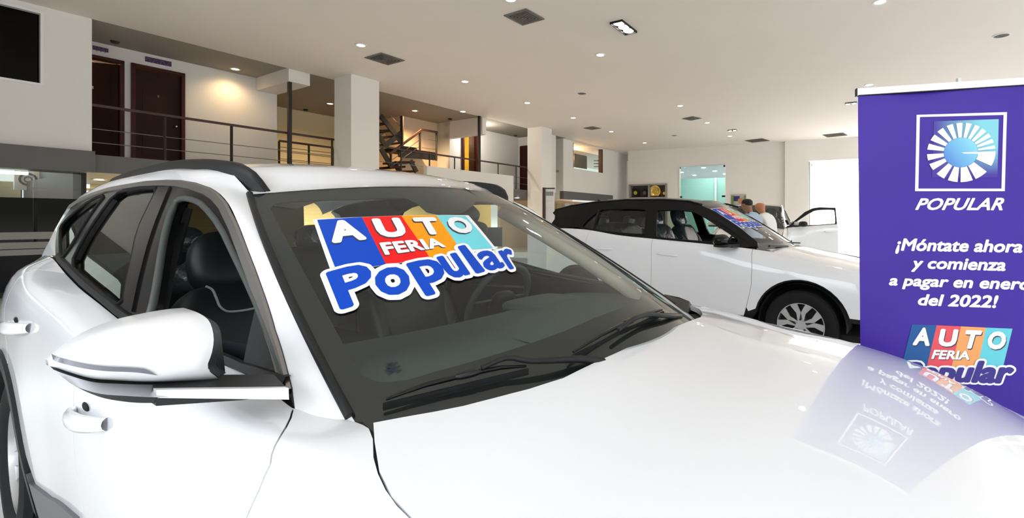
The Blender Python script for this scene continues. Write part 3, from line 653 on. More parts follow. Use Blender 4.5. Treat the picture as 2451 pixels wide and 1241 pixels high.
for i, (px, py) in enumerate(((1393, 223), (2397, 84), (1614, 324))):
    p = onz(px, py, ZC); t = empty('ceiling_speaker', p, 0, ('round unlit ceiling speaker above the second column', 'round grilled ceiling speaker over the banner', 'small round ceiling speaker near the back wall')[i], 'speaker')
    b = MB(); b.lathe([(.15, 0), (.15, -.015), (.13, -.02), (.13, 0)], (0, 0, 0), UP, 28); b.obj('rim', M['lampring'], t, 40)
    b = MB(); b.lathe([(0, -.012), (.13, -.012)], (0, 0, 0), UP, 24); [b.lathe([(r, -.012), (r, -.017), (r+.008, -.017), (r+.008, -.012)], (0, 0, 0), UP, 24) for r in (.03, .055, .08, .105)]; b.obj('grille', M['slot'], t)
def vent(cs, lab, z=ZC, cores=5):
    P = [onz(*c, z) for c in cs]; c = sum(P, Vector())/4; t = empty('ceiling_vent', c, 0, lab, 'vent', 'square air vents in the ceiling')
    s = ((P[0]-P[1]).length+(P[1]-P[2]).length)/4; a0 = (P[1]-P[0]).normalized(); a1 = Vector((-a0.y, a0.x, 0)); ax = (a0, a1, UP)
    b = MB(); b.box((0, 0, -.004), (s*1.9, s*1.9, .006), ax); b.obj('backing', M['vdark'], t)
    b = MB()
    for k in range(cores+1):
        h = s*(1-.17*k); w = .035 if k == 0 else .018; zz_ = -.012-.003*k
        for sg in (-1, 1): b.box(a1*sg*(h-w/2)+UP*zz_, (2*h, w, .012), ax); b.box(a0*sg*(h-w/2)+UP*zz_, (w, 2*h-2*w, .012), ax)
    b.obj('louvre_frame', M['slot'], t)
vent(((1205, 37), (1261, 20), (1304, 44), (1250, 59)), 'large diamond-seen dark square vent near the upper picture edge')
vent(((879, 139), (925, 126), (960, 145), (920, 152)), 'dark square vent above the first column')
vent(((1398, 306), (1421, 302), (1438, 307), (1413, 311)), 'small square vent over the upper office window')
vent(((1635, 283), (1659, 278), (1677, 284), (1652, 288)), 'small square vent over the glass door')
vent(((1788, 335), (1822, 331), (1839, 338), (1800, 341)), 'pale square vent close to the back wall corner')
vent(((1972, 322), (2020, 317), (2026, 324), (1978, 329)), 'pale slot vent above the wide bright opening')
p = onz(1493, 64, ZC); t = empty('triple_spotlight', p, 0, 'black rectangular ceiling fixture with three lit lamps', 'ceiling light')
P4 = [onz(1461, 55, ZC), onz(1489, 47, ZC), onz(1525, 75, ZC), onz(1497, 83, ZC)]; a0 = (P4[2]-P4[1]).normalized(); a1 = Vector((-a0.y, a0.x, 0)); L_ = (P4[2]-P4[1]).length; W2 = abs((P4[0]-P4[1]).dot(a1))
b = MB()
for sg in (-1, 1): b.box(a1*sg*W2*.48+UP*-.02, (L_, .015, .04), (a0, a1, UP)); b.box(a0*sg*L_*.49+UP*-.02, (.015, W2, .04), (a0, a1, UP))
b.box((0, 0, -.004), (L_, W2, .006), (a0, a1, UP)); b.obj('housing', M['black_plastic'], t)
for k in (-1, 0, 1):
    b = MB(); b.lathe([(0, -.02), (W2*.36, -.02), (W2*.40, -.008)], a0*k*L_*.32, UP, 22); b.obj('lamp_disc', M['lamp'], t)
for i, (px, py) in enumerate(((1753, 311), (2037, 246))):
    p = onz(px, py, ZC); t = empty('spot_cluster', p, 0, ('small spot cluster hanging near the back wall corner', 'small spot cluster behind the banner corner')[i], 'ceiling light')
    b = MB(); b.box((0, 0, -.02), (.34, .2, .04), (RN, RA, UP)); b.obj('housing', M['slot'], t)
    for k in (-1, 1): b = MB(); b.lathe([(0, -.045), (.06, -.045), (.07, -.03)], RN*k*.09, UP, 18); b.obj('lamp_disc', M['lamp'], t)
for px, py, lab, pw in ((563, 165, 'amber recessed gallery light beside the closed door', 14), (790, 248, 'amber recessed light over the stair opening', 60), (993, 265, 'amber recessed light over the steel stair', 190)):
    downlight(px, py, .10, lab, 'warm', pw*4, ZC+.03, 'amber lights of the gallery ceiling')
for px, py, lab in ((275, 99, 'small dark smoke detector over the half-open door'), (732, 262, 'small smoke detector beyond the tall steel post'), (1077, 284, 'small smoke detector past the stair lamp'), (1234, 324, 'small smoke detector near the second column')):
    p = onz(px, py, ZC+.03); b = MB(); b.lathe([(0, -.05), (.05, -.05), (.075, -.025), (.08, 0), (0, 0)], p, UP, 20); tag(b.obj('smoke_detector', M['steel'], None, 40), lab, 'smoke detector', 'smoke detectors of the gallery ceiling')
zu = ZS-.345
for px, py, lab in ((237, 430, 'lit round lamp under the gallery slab beside the car roof rail'), (1238, 474, 'lit round lamp under the slab left of the second column')): downlight(px, py, .11, lab, 'lamp', 8, zu, 'lamps under the gallery slab')
a, b_ = onq(-40, 403, QE-.6), onq(66, 412, QE-.6); b = MB(); b.bar(Vector((a.x, a.y, g1-.04)), Vector((b_.x, b_.y, g1-.04)), .12, .05); tag(b.obj('strip_light', M['strip']), 'long white strip light just under the grey band', 'ceiling light')
mb = MB(); rbox_(mb, gR, rF0, -17.8, -17.6, 0, ZS-.34); [rbox_(mb, gR, rF0, -17.6, -17.585, .12*k+.1, .12*k+.19) for k in range(18)]; struct('wall_under_gallery', mb, mat('slat_yellow', (.78, .62, .26), .7), 'yellow slatted wall under the gallery slab', 'wall')
for r in (4.0, 6.5, 9.5, 13):  # unseen area lights added to brighten the slatted wall
    l = bpy.data.lights.new('slat_wall_fill', 'AREA'); l.energy = 95; l.size = 1.2; l.color = (1, .9, .7); lo = bpy.data.objects.new('slat_wall_fill', l); COL.objects.link(lo); lo.location = RW(r, -15.6, ZS-.4)

# ------------------------------------------------------------------ shared car parts
def wheel(parent, name, x, y, z, R, rr, w, spokes, dbl, sgn, m_rim):
    """y is the centre plane of the tyre; sgn = -1 on the right side"""
    ax = Vector((0, sgn, 0)); c = Vector((x, y, z)); b = MB(); hw = w/2
    prof = [(rr*.98, -hw*.8), (rr+.02, -hw*.97), (R*.86, -hw), (R*.955, -hw*.92), (R*.99, -hw*.7)]
    for k in range(9):
        h = -hw*.7+k*hw*1.4/8
        prof += [(R, h-.004), (R, h+.010), (R-.007, h+.012), (R-.007, h+.016)] if k < 8 else [(R, h)]
    prof += [(R*.955, hw*.92), (R*.86, hw), (rr+.02, hw*.97), (rr*.98, hw*.8)]
    b.lathe(prof, c, ax, 48); t = b.obj(name, M['rubber'], parent, 35)
    b = MB(); b.lathe([(rr*.97, -hw*.8), (rr, hw*.72), (rr*1.01, hw*.8), (rr*.95, hw*.8), (rr*.925, hw*.55), (rr*.90, -hw*.7)], c, ax, 48); b.lathe([(0, hw*.62), (.05, hw*.62), (.06, hw*.45), (.07, 0)], c, ax, 24)
    u = Vector((1, 0, 0)); v = Vector((0, 0, 1)); o = c+ax*hw*.42
    for k in range(spokes):
        for d in ((-1, 1) if dbl else (0,)):
            a0 = 2*math.pi*k/spokes+.3; a1 = a0+d*math.pi/spokes*.55
            def pt(r, a, s): return o+(u*math.cos(a)+v*math.sin(a))*r+(u*-math.sin(a)+v*math.cos(a))*s
            b.prism([pt(.045, a0+d*.15, -.022), pt(rr*.55, (a0+a1)/2, -.022), pt(rr*.94, a1, -.034), pt(rr*.94, a1, .034), pt(rr*.55, (a0+a1)/2, .022), pt(.045, a0+d*.15, .022)], ax*hw*.22)
    r = b.obj('rim', m_rim, t, 30)
    b = MB(); b.lathe([(0, -hw*.1), (rr*.9, -hw*.1), (rr*.9, -hw*.2), (0, -hw*.2)], c, ax, 32); b.lathe([(0, 0), (rr*.62, 0), (rr*.62, -hw*.1)], c, ax, 32); b.obj('brake_disc', M['vdark'], t)
    b = MB(); [b.lathe([(0, hw*.66), (.011, hw*.66), (.012, hw*.5)], c+(u*math.cos(k*1.2566)+v*math.sin(k*1.2566))*.052, ax, 8) for k in range(5)]; b.obj('wheel_nuts', M['chrome'], r, 40)
    return t
def seat(parent, x, y, zb, m=None, wrap=None, head=True, w=.50):
    m = m or M['leather']; s = MB()
    back = Vector((-.32, 0, .95)).normalized(); fw = Vector((back.z, 0, -back.x)); ax = (fw, Vector((0, 1, 0)), back)
    s.blob((x, y, zb+.32), (.11, w/2, .34), 4, 24, 14, ax, fn=lambda u: (u.x*(1+.25*abs(u.y)**2), u.y*(1-.10*max(0, u.z)), u.z))
    t = s.obj('seat', [m], parent, 60)
    b = MB(); b.blob((x+.30, y, zb-.08), (.28, w/2, .10), 4, 24, 10); b.obj('seat_cushion', m, t, 60)
    b = MB()
    for sg in (-1, 1): b.blob(Vector((x+.05, y+sg*w*.42, zb+.27)), (.11, .05, .28), 2.6, 16, 10, ax)
    b.obj('side_bolster', m, t, 60)
    if head:
        b = MB(); h = Vector((x, y, zb+.32))+back*.44; b.blob(h, (.075, .15, .135), 3.2, 24, 14, ax, fn=lambda u: (u.x, u.y*(1-.12*max(0, u.z)), u.z)); hd = b.obj('headrest', wrap or m, t, 60)
        b = MB()
        for sg in (-1, 1): b.tube([h-back*.2+Vector((0, sg*.05, 0)), h-back*.1+Vector((0, sg*.05, 0))], .008, 8)
        b.obj('headrest_post', M['chrome'], hd)
    return t, ax

# ------------------------------------------------------------------ the near white car
T1 = Matrix.Translation((.484, 1.21, 0)) @ Matrix.Rotation(-.603, 4, 'Z'); T1i = T1.inverted()
def U1(px, py, Y=None, X=None, Z=None):
    o = T1i @ E0; d = T1i.to_3x3() @ ray(px, py); k, v = (0, X) if X is not None else (1, Y) if Y is not None else (2, Z)
    return o+d*((v-o[k])/d[k])
car = empty('car', (.484, 1.21, 0), -.603, 'largest white car, its front window open and a colourful sticker on the windscreen', 'car')
WM, BG, BP = M['car_white'], M['black_gloss'], M['black_plastic']
HE = crv([(-.60, .977), (-.4, .955), (-.2, .926), (.08, .892), (.285, .845), (.436, .787), (.563, .72), (.75, .60), (.9, .48)])
def hood(X, Y): return Vector((X, Y, HE(X)[0]+.075*(1-(abs(Y)/.83)**2.2)))
def hp(px, py): g = U1(px, py, Z=.98); return hit(hood, (px, py), (g.x, g.y), T1)

gap = [hp(*p) for p in ((891, 1012), (894, 1060), (905, 1130), (935, 1190), (985, 1241))]
gapn = [(x, -abs(y)) for x, y in gap]+[(-.1, -.828), (.2, -.822), (.45, -.80), (.62, -.74)]
GY = crv([(x, abs(y)) for x, y in sorted(gapn)])
def r0(X): y = GY(X)[0]; return (y, hood(X, y).z-.001)
def yg(X, z):
    y = .885-.46*(z-1.08)-.12*max(0, z-1.25)**2
    f = max(0.0, min(1.0, (X+1.75)/.9)); y -= .13*f*f*(3-2*f)
    d = max(0, -2.7-X); return y-.016*(d/.6)**1.5
G1 = lambda X, z: Vector((X, -yg(X, z), z))
def gp(px, py):
    g = U1(px, py, Y=-.75); return hit(G1, (px, py), (g.x, g.z), T1)
BELT = [(690, 932), (640, 915), (580, 896), (460, 845), (304, 775), (264, 743), (200, 690), (142, 632)]
BZ = crv(sorted(gp(*p) for p in BELT))
def r0b(X): z = BZ(X)[0]; return (yg(X, z)+.004, z-.003)
A0 = G1(*gp(705, 977))
LS = Side([
    (.86, [(.66, .64), (.74, .60), (.79, .52), (.80, .44), (.79, .36), (.75, .25)]),
    (.60, [r0(.60), (.865, .70), (.905, .62), (.92, .52), (.91, .40), (.87, .25)]),
    (.30, [r0(.30), (.89, .80), (.94, .72), (.955, .60), (.955, .45), (.93, .25)]),
    (.0, [r0(.0), (.90, .865), (.955, .77), (.97, .65), (.965, .47), (.95, .25)]),
    (-.30, [r0(-.30), (.895, .912), (.95, .82), (.965, .68), (.955, .48), (.93, .25)]),
    (-.45, [r0(-.45), (.885, .94), (.94, .86), (.96, .70), (.95, .48), (.92, .25)]),
    (-.525, [r0(-.525), (.86, .965), (.93, .88), (.955, .70), (.945, .48), (.92, .25)]),
    (-.62, [(.752, .974), (.865, .975), (.932, .89), (.955, .70), (.945, .48), (.92, .25)]),
    (A0.x, [(-A0.y+.002, A0.z), (.87, .985), (.935, .90), (.955, .70), (.945, .48), (.92, .25)]),
    (-.90, [r0b(-.90), (.895, .995), (.95, .90), (.96, .70), (.945, .48), (.92, .25)]),
    (-1.5, [r0b(-1.5), (.945, 1.02), (.968, .90), (.965, .70), (.95, .48), (.92, .25)]),
    (-2.0, [r0b(-2.0), (.955, 1.07), (.98, .93), (.97, .72), (.955, .5), (.925, .25)]),
    (-2.4, [r0b(-2.4), (.96, 1.12), (.99, .95), (.985, .74), (.97, .5), (.93, .25)]),
    (-2.8, [(.845, 1.20), (.945, 1.135), (.985, .97), (.985, .76), (.97, .5), (.93, .25)]),
    (-3.1, [(.82, 1.20), (.925, 1.10), (.96, .95), (.965, .75), (.95, .5), (.91, .3)]),
    (-3.45, [(.76, 1.18), (.86, 1.03), (.89, .90), (.89, .74), (.88, .5), (.84, .33)]),
    (-3.72, [(.62, 1.15), (.70, 1.0), (.73, .88), (.74, .72), (.73, .5), (.70, .36)])])
def lp_(px, py):
    g = U1(px, py, Y=-.95); return hit(LS, (px, py), (g.x, LS.t_of(g.x, g.z)), T1)
# windscreen
def WS(s, v):
    a = s*s; xb, xt = -.30-.32*a, -1.235-.225*a; zb, zt = 1.005-.027*a, 1.487-.046*a
    return Vector((lerp(xb, xt, v)-.01*math.sin(math.pi*v), s*(.75-.15*v+.07*v*(1-v)), lerp(zb, zt, v)+.016*math.sin(math.pi*max(0, min(1, v)))))
def wp(px, py): return hit(WS, (px, py), (0.0, .5), T1)
UPH = Vector((.4, 0, 1))

# roof
RE = crv([(-3.72, .55, 1.47), (-3.3, .58, 1.54), (-2.84, .605, 1.562), (-2.2, .615, 1.562), (-1.78, .613, 1.54), (-1.56, .61, 1.505), (-1.46, .60, 1.441)])
RC = crv([(-3.8, 1.515), (-3.3, 1.585), (-2.8, 1.615), (-2.3, 1.622), (-1.87, 1.605), (-1.5, 1.555), (-1.235, 1.487)])
def roof(w, s):
    xt = -1.235-.225*s*s; X = lerp(xt, -3.72-.02*(1-s*s), w); e = RE(X)
    ze = e[1]; zc = RC(X)[0]; z = lerp(zc, ze, abs(s)**2.3)
    zt = WS(s, 1).z; k = max(0, 1-w*9); z = lerp(z, zt, k*k); y = s*lerp(e[0], .60, k*k)
    return Vector((X, y, z))
P = [[roof(i/40, -1+j/14) for j in range(29)] for i in range(41)]
b = MB(); b.grid(P); b.obj('roof', WM, car, 60)
b = MB(); b.grid([[p-Vector((0, 0, .035)) for p in r] for r in P]); b.obj('headliner', M['beige'], car, 60)

# hood
cow = [(890, 1003), (960, 999), (1040, 985), (1110, 971), (1180, 953), (1265, 931), (1347, 905)]
H0 = [hp(*p) for p in cow]                                # near half of the trailing edge
edge = [(x, abs(y)) for x, y in H0]
edge = sorted(edge, key=lambda a: -a[1]); ymid = edge[-1][1]
trail = [(x, -y) for x, y in edge]+[(edge[-1][0]+.012, -ymid*.5), (edge[-1][0]+.015, 0), (edge[-1][0]+.012, ymid*.5)]+[(x, y) for x, y in reversed(edge)]
front = [(.72, -.60), (.80, -.35), (.83, 0), (.80, .35), (.72, .60)]
outl = trail[1:-1]+[(x, -y) for x, y in gapn]+front[::-1]+gapn[::-1]
panel('hood', hood, inset(outl, .0018), WM, car, step=(.05, .06), th=.02, hint=UPH)
for n in (0,): b = MB(); b.grid([[hood(x, y)-Vector((0, 0, .03)) for y in [(-.8+.1*j) for j in range(17)]] for x in [-.5+.1*i for i in range(13)]]); b.obj('hood_underside', M['dark'], car, 60)

# front wing
seam = [lp_(*p) for p in ((706, 978), (690, 1012), (668, 1050), (650, 1090), (647, 1112), (620, 1175), (590, 1241))]
seam = [(x, max(.004, t)) for x, t in seam]; xs_ = seam[-1][0]
seamL = seam+[(xs_-.01, LS.t_of(xs_, .70)), (xs_+.02, LS.t_of(xs_, .5)), (xs_+.04, LS.t_of(xs_, .33))]
ar = [LS.uv(x, z) for x, z in arc(0, .345, .43, 178, 20, 16)]
top = [(x, .004) for x in (.84, .7, .5, .3, .1, -.1, -.3, -.42, -.5, -.54, -.6)]
wing = seamL+[LS.uv(-.5, .33)]+ar+[LS.uv(.5, .5), LS.uv(.80, .5)]+top
k = dict(step=(.05, .05), th=.015, hint=Vector((0, -1, .4)))
both(panel('front_wing', LS, inset(wing, .0022), WM, car, **k), car)
# front door
bs = [(-1.585, t) for t in (.003,)]+[lp_(*p) for p in ((177, 990), (176, 1062), (185, 1145), (199, 1241))]
bx = bs[-1][0]; bsL = bs+[LS.uv(bx+.0, .6), LS.uv(bx+.02, .36)]
fd = [(x, t) for x, t in seamL[:-1]]+[LS.uv(xs_+.03, .36)]+[LS.uv(-1.1, .37)]+bsL[::-1]+[(x, .004) for x in (-1.4, -1.2, -1.0, -.85, -.72)]
fd = inset(fd, .0022)
fdr = panel('front_door', LS, fd, WM, car, **k); fdl = mirror_obj(fdr, car)
# rear door
aR = [LS.uv(x, z) for x, z in arc(-2.79, .36, .465, 20, 68, 8)]
rd = bsL+[LS.uv(-2.0, .37), LS.uv(-2.25, .42)]+aR+[LS.uv(-2.62, .85), LS.uv(-2.72, 1.0), (-2.62, .12), (-2.45, .004)]+[(x, .004) for x in (-2.2, -2.0, -1.8, -1.65)]
rdr = panel('rear_door', LS, inset(rd, .0022), WM, car, **k); rdl = mirror_obj(rdr, car)
# rear quarter
aQ = [LS.uv(x, z) for x, z in arc(-2.79, .36, .465, 70, 175, 14)]
rq_ = [(-2.452, .004), (-2.622, .12), LS.uv(-2.722, 1.0), LS.uv(-2.622, .852)]+aQ+[LS.uv(-3.5, .40), LS.uv(-3.70, .48)]+[LS.uv(-3.71, z) for z in (.6, .8, 1.0)]+[(x, .004) for x in (-3.70, -3.5, -3.3, -3.1, -2.9, -2.7, -2.55)]
qpr = panel('rear_quarter', LS, inset(rq_, .0022), WM, car, **k); qpl = mirror_obj(qpr, car)
# dark inner body behind the shut lines, sill and arch cladding
LSi = lambda X, t: LS(X, t)+Vector((0, .022, -.004))
inn = [(.8, .02)]+[(x, .02) for x in (.4, 0, -.5, -1, -1.6, -2.2, -2.8, -3.4, -3.68)]+[LS.uv(-3.68, .4), LS.uv(-3.2, .36)]+[LS.uv(x, z) for x, z in arc(-2.79, .36, .46, 178, 2, 18)]+[LS.uv(-2.2, .3), LS.uv(-.5, .3)]+[LS.uv(x, z) for x, z in arc(0, .345, .425, 178, 2, 16)]+[LS.uv(.8, .4)]
both(panel('inner_body', LSi, inn, M['dark'], car, step=(.12, .12), th=.01), car)
def arch(xc, zc, r0, r1, a0, a1, S, name='arch_cladding', m=BP, off=.012):
    o = [S.uv(x, z) for x, z in arc(xc, zc, r1, a0, a1, 22)]; i = [S.uv(x, z) for x, z in arc(xc, zc, r0, a1, a0, 22)]
    return panel(name, S, o+i, m, car, step=(.05, .05), th=.05, off=off)
both(arch(0, .345, .385, .435, 190, -8, LS), car); both(arch(-2.79, .36, .42, .47, 188, -8, LS), car)
def archin(xc, zc, r, y0, y1, parent):
    b = MB(); b.grid([[Vector((x, y, z)) for x, z in arc(xc, zc, r, 185, -5, 20)] for y in (y0, y1)]); b.grid([[Vector((xc, y1, zc)) for _ in range(21)], [Vector((x, y1, z)) for x, z in arc(xc, zc, r, 185, -5, 20)]]); return b.obj('wheel_well', M['dark'], parent)
both(archin(0, .345, .40, -.93, -.55, car), car); both(archin(-2.79, .36, .43, -.95, -.55, car), car)
sl = [LS.uv(-.46, .36), LS.uv(-.46, .27), LS.uv(-2.28, .27), LS.uv(-2.32, .46)]+[lp_(66, 1140), lp_(125, 1190), lp_(190, 1238)]+[LS.uv(-1.5, .41), LS.uv(-1.0, .385)]
both(panel('sill_cladding', LS, sl, M['grey_plastic'], car, step=(.06, .04), th=.04, off=.01), car)
# underside, nose and tail (closed volumes under the visible skin)
b = MB(); b.box((-1.4, 0, .24), (4.0, 1.6, .06)); b.obj('underbody', M['dark'], car)
Nf = crv([(-.9, .60), (-.8, .72), (-.6, .80), (0, .86), (.6, .80), (.8, .72), (.9, .60)])
b = MB(); b.grid([[Vector((lerp(.84, .90, i/6)-.30*(abs(y)/.8)**4, y, lerp(.60-.06*(abs(y)/.8)**2, .25, i/6))) for y in [-.8+.08*j for j in range(21)]] for i in range(7)]); b.obj('front_bumper', WM, car, 50)
b = MB(); b.grid([[Vector((.895-.30*(abs(y)/.8)**4+.012, y, z)) for y in [-.6+.06*j for j in range(21)]] for z in (.56, .46, .36)]); b.obj('grille', BG, car, 50)
b = MB(); b.grid([[Vector((-3.70-.06*math.sin(math.pi*i/8)+.12*(abs(y)/.72)**3, y*(1-.1*(i/8)), lerp(.36, 1.16, i/8))) for y in [-.72+.072*j for j in range(21)]] for i in range(9)]); b.obj('tailgate', WM, car, 50)
b = MB(); b.grid([[Vector((lerp(-3.72, -3.74, i/6)+.10*(abs(y)/.62)**3, y, lerp(1.14, 1.49, i/6))) for y in [-.6+.06*j for j in range(21)]] for i in range(7)]); b.obj('rear_window', M['film'], car, 50)

# white pillar and roof side between windscreen / roof edge and the window frame
tf = [(705, 975), (700, 930), (690, 890), (660, 790), (625, 680), (595, 600), (570, 535), (545, 485), (525, 463), (505, 450)]
tr = [(470, 438), (436, 432), (400, 431), (350, 434), (300, 442), (267, 448), (226, 461), (193, 476), (172, 490)]
fr3 = [G1(*gp(*p)) for p in [(707, 990)]+tf]; rr3 = [G1(*gp(*p)) for p in tr]
cin = resample([WS(-1, -.035)]+[WS(-1, v/12) for v in range(13)], 26)+resample([Vector((x, -RE(x)[0], RE(x)[1])) for x in (-1.50, -1.56, -1.66, -1.78, -2.0, -2.2, -2.5, -2.84, -3.1, -3.3, -3.5)], 30)
cout = resample(fr3, 26)+resample(rr3+[Vector((-3.5, -.67, 1.40))], 30)
rows = []
for a, c in zip(cin, cout):
    n = (c-a); out = Vector((.25, -.55, .8)).normalized(); L = n.length
    kb = .05+.09*max(0, min(1, (-1.4-a.x)/.4)); rows.append([a+n*(i/8)+out*(kb*L*math.sin(math.pi*i/8)*(.6+.4*(i/8))) for i in range(9)])
b = MB(); b.grid(rows)
b.grid([[r[0], r[0]+Vector((0, .015, -.03))] for r in rows]); b.grid([[r[-1], r[-1]+Vector((0, .03, -.01))] for r in rows]); both(b.obj('side_pillar', WM, car, 50), car)
# rear pillar behind the quarter window
rp = [gp(*p) for p in ((174, 487), (170, 500), (152, 525), (140, 545), (136, 580), (136, 612), (100, 613), (106, 600), (118, 577), (131, 550), (145, 525), (160, 500))]
both(panel('rear_pillar', G1, rp, WM, car, step=(.05, .05), th=.004), car)

# window frame with its three openings
OPEN = rnd([gp(*p) for p in ((418, 487), (436, 474), (465, 479), (490, 493), (528, 540), (565, 618), (602, 696), (640, 790), (672, 880), (688, 914), (640, 900), (580, 885), (460, 828), (350, 768), (363, 745), (376, 680), (388, 600), (400, 540))], it=1)
RDG = rnd([gp(*p) for p in ((278, 464), (314, 455), (347, 451), (382, 450), (360, 496), (335, 548), (316, 640), (300, 740), (250, 705), (200, 663), (171, 636), (200, 575), (240, 515))], it=1)
QTG = rnd([gp(*p) for p in ((147, 543), (163, 525), (183, 507), (219, 480), (258, 464), (225, 505), (200, 545), (170, 595), (149, 622), (147, 600), (146, 565))], it=1)
outer = [gp(*p) for p in tf+tr+[(168, 503), (151, 526), (139, 545), (134, 580), (134, 609), (135, 622), (142, 632), (200, 690), (264, 743), (304, 775), (460, 845), (580, 896), (640, 915), (690, 932)]]
fr_ = panel('window_frame', G1, outer, BG, car, holes=[OPEN, RDG, QTG], step=(.035, .035), th=.03, off=.002)
OPENL = rnd([gp(*p) for p in ((690, 908), (672, 880), (640, 790), (602, 696), (565, 618), (528, 540), (490, 493), (465, 480))]+[(-1.6, 1.455), (-1.84, 1.462), (-1.95, 1.445), (-1.97, 1.13), (-1.93, 1.095), (-1.3, 1.06), (-1.0, 1.045)], it=1)
RDGL = rnd([(-2.09, 1.14), (-2.08, 1.45), (-2.12, 1.468), (-2.4, 1.462), (-2.62, 1.40), (-2.78, 1.22), (-2.7, 1.19), (-2.3, 1.15)], it=1)
tmp = panel('window_frame', G1, outer, BG, car, holes=[OPENL, RDGL], step=(.04, .04), th=.03, off=.002); frl = mirror_obj(tmp, car); bpy.data.objects.remove(tmp)
def ring(poly, r, m, name, off, par, closed=True):
    b = MB(); b.tube([G1(*p)+Vector((0, -off, off*.3)) for p in poly], r, 8, closed=closed); return b.obj(name, m, par, 60)
for par, mir in ((fr_, 0), (frl, 1)):
    for nm, o in (('door_seal', lambda: ring(OPENL if mir else OPEN, .010, M['wheel_grip'], 'door_seal', .0, par)), ('glass_seal', lambda: ring(RDGL if mir else RDG, .006, M['rubber'], 'glass_seal', .003, par)), ('glass_seal', lambda: ring(QTG, .006, M['rubber'], 'glass_seal', .003, par))):
        if mir and nm == 'glass_seal' and any(c.name.startswith('glass_seal') for c in frl.children): continue
        x = o()
        if mir: x.data.transform(Matrix.Diagonal((1, -1, 1, 1))); x.data.flip_normals()
# satin strip round the window line
ln = [gp(*p) for p in tf[1:]+tr]
sat = [(2*0+a[0], a[1]) for a in ln]
def band(poly, w, th, m, name, par, side):
    """flat moulding following a line on the glasshouse, w wide towards the window"""
    b = MB(); rows = []
    for i, p in enumerate(poly):
        a, c = poly[max(0, i-1)], poly[min(len(poly)-1, i+1)]; d = Vector((c[0]-a[0], c[1]-a[1])).normalized(); n = Vector((-d.y, d.x))*side
        r = []
        for k_, o in ((0, 0), (.15, th), (.85, th), (1, 0)): q = G1(p[0]+n.x*w*k_, p[1]+n.y*w*k_); r.append(q+Vector((0, -o-.002, o*.35)))
        rows.append(r)
    b.grid(rows); return b.obj(name, m, par, 40)
dl_ = dens(ln, (.05, .05), False)
for mir, par in ((0, fr_), (1, frl)):
    x1 = band(dl_, .026, .006, M['satin'], 'window_moulding', par, 1)
    bl = [gp(*p) for p in ((139, 618), (145, 630), (200, 687), (264, 739), (304, 771), (460, 841), (580, 892), (640, 911), (688, 927))]
    x2 = band(dens(bl, (.06, .06), False), .022, .01, BP, 'belt_moulding', par, 1)
    for x in (x1, x2):
        if mir: x.data.transform(Matrix.Diagonal((1, -1, 1, 1))); x.data.flip_normals()
def glasspane(name, poly, m, inn_=.012):
    S = lambda X, z: G1(X, z)+Vector((0, inn_, 0)); V, Fc = panel_data(S, poly, (), (.06, .06), solid=False); return mesh_obj(name, V, Fc, m, car, 60)
g = glasspane('rear_door_glass', RDG, M['tint']); g = glasspane('quarter_glass', QTG, M['tint'])
g = glasspane('rear_door_glass', RDGL, M['pane']); mirror_obj(g, car); bpy.data.objects.remove(g)
g = glasspane('front_door_glass', OPENL, M['pane']); mirror_obj(g, car); bpy.data.objects.remove(g)
# gloss covers on the pillar between the doors
for par, mir in ((fr_, 0),):
    for q in (((384, 450), (411, 449), (368, 560), (322, 748), (302, 740), (337, 548)),):
        x = panel('pillar_cover', G1, [gp(*p) for p in q], BG, par, step=(.05, .05), th=.01, off=.008)
        if mir: x.data.transform(Matrix.Diagonal((1, -1, 1, 1))); x.data.flip_normals()

# windscreen glass with the printed border
FR = [wp(*p) for p in ((646, 497), (657, 486), (700, 481), (816, 477), (972, 473), (999, 486), (1022, 506), (1060, 514), (1105, 510), (1128, 494), (1140, 481), (1200, 486))]
FRb = [wp(*p) for p in ((1527, 720), (1470, 742), (1420, 761), (1272, 820), (1050, 886), (975, 908), (930, 914), (895, 911), (868, 896), (843, 862), (800, 783), (740, 672), (690, 580))]
cl = FR+[(.905, .93), (.93, .85), (.925, .5), (.915, .25)]+FRb
full = [(s, -.06) for s in [-1+.1*i for i in range(21)]]+[(1, v/8) for v in range(1, 8)]+[(s, 1) for s in [1-.1*i for i in range(21)]]+[(-1, 1-v/8) for v in range(1, 8)]
V, Fc = panel_data(WS, full, (), (.07, .07), hint=UPH, solid=False); ws = mesh_obj('windscreen', V, Fc, M['glass'], car, 60)
V, Fc = panel_data(WS, full, [cl], (.05, .05), hint=UPH, off=-.003, solid=True, th=.002); mesh_obj('printed_border', V, Fc, M['frit'], ws, 60)
b = MB(); b.tube([WS(-1, v/16)+Vector((0, -.004, .002)) for v in range(17)], .010, 8); b.obj('edge_moulding', BP, ws, 60); b = MB(); b.tube([WS(1, v/16)+Vector((0, .004, .002)) for v in range(17)], .010, 8); b.obj('edge_moulding', BP, ws, 60)
# cowl strip under the screen edge
b = MB(); b.grid([[WS(s/10, -.03)+Vector((.0+.09*k_, 0, -.010-.028*k_)) for k_ in (0, .5, 1)] for s in range(-10, 11)]); b.obj('cowl', BP, car, 60)
# black corner piece at the far end of the cowl
for sg in (-1, 1):
    if sg == 1:
        cpx = [(1590, 705), (1625, 712), (1650, 722), (1657, 733), (1645, 752), (1600, 778)]
        pts = [U1(*p, Z=(.99, .995, .99, .975, .968, .968)[i]) for i, p in enumerate(cpx)]
        b = MB(); b.prism(pts, (0, 0, -.012)); b.obj('cowl_corner', BP, car)

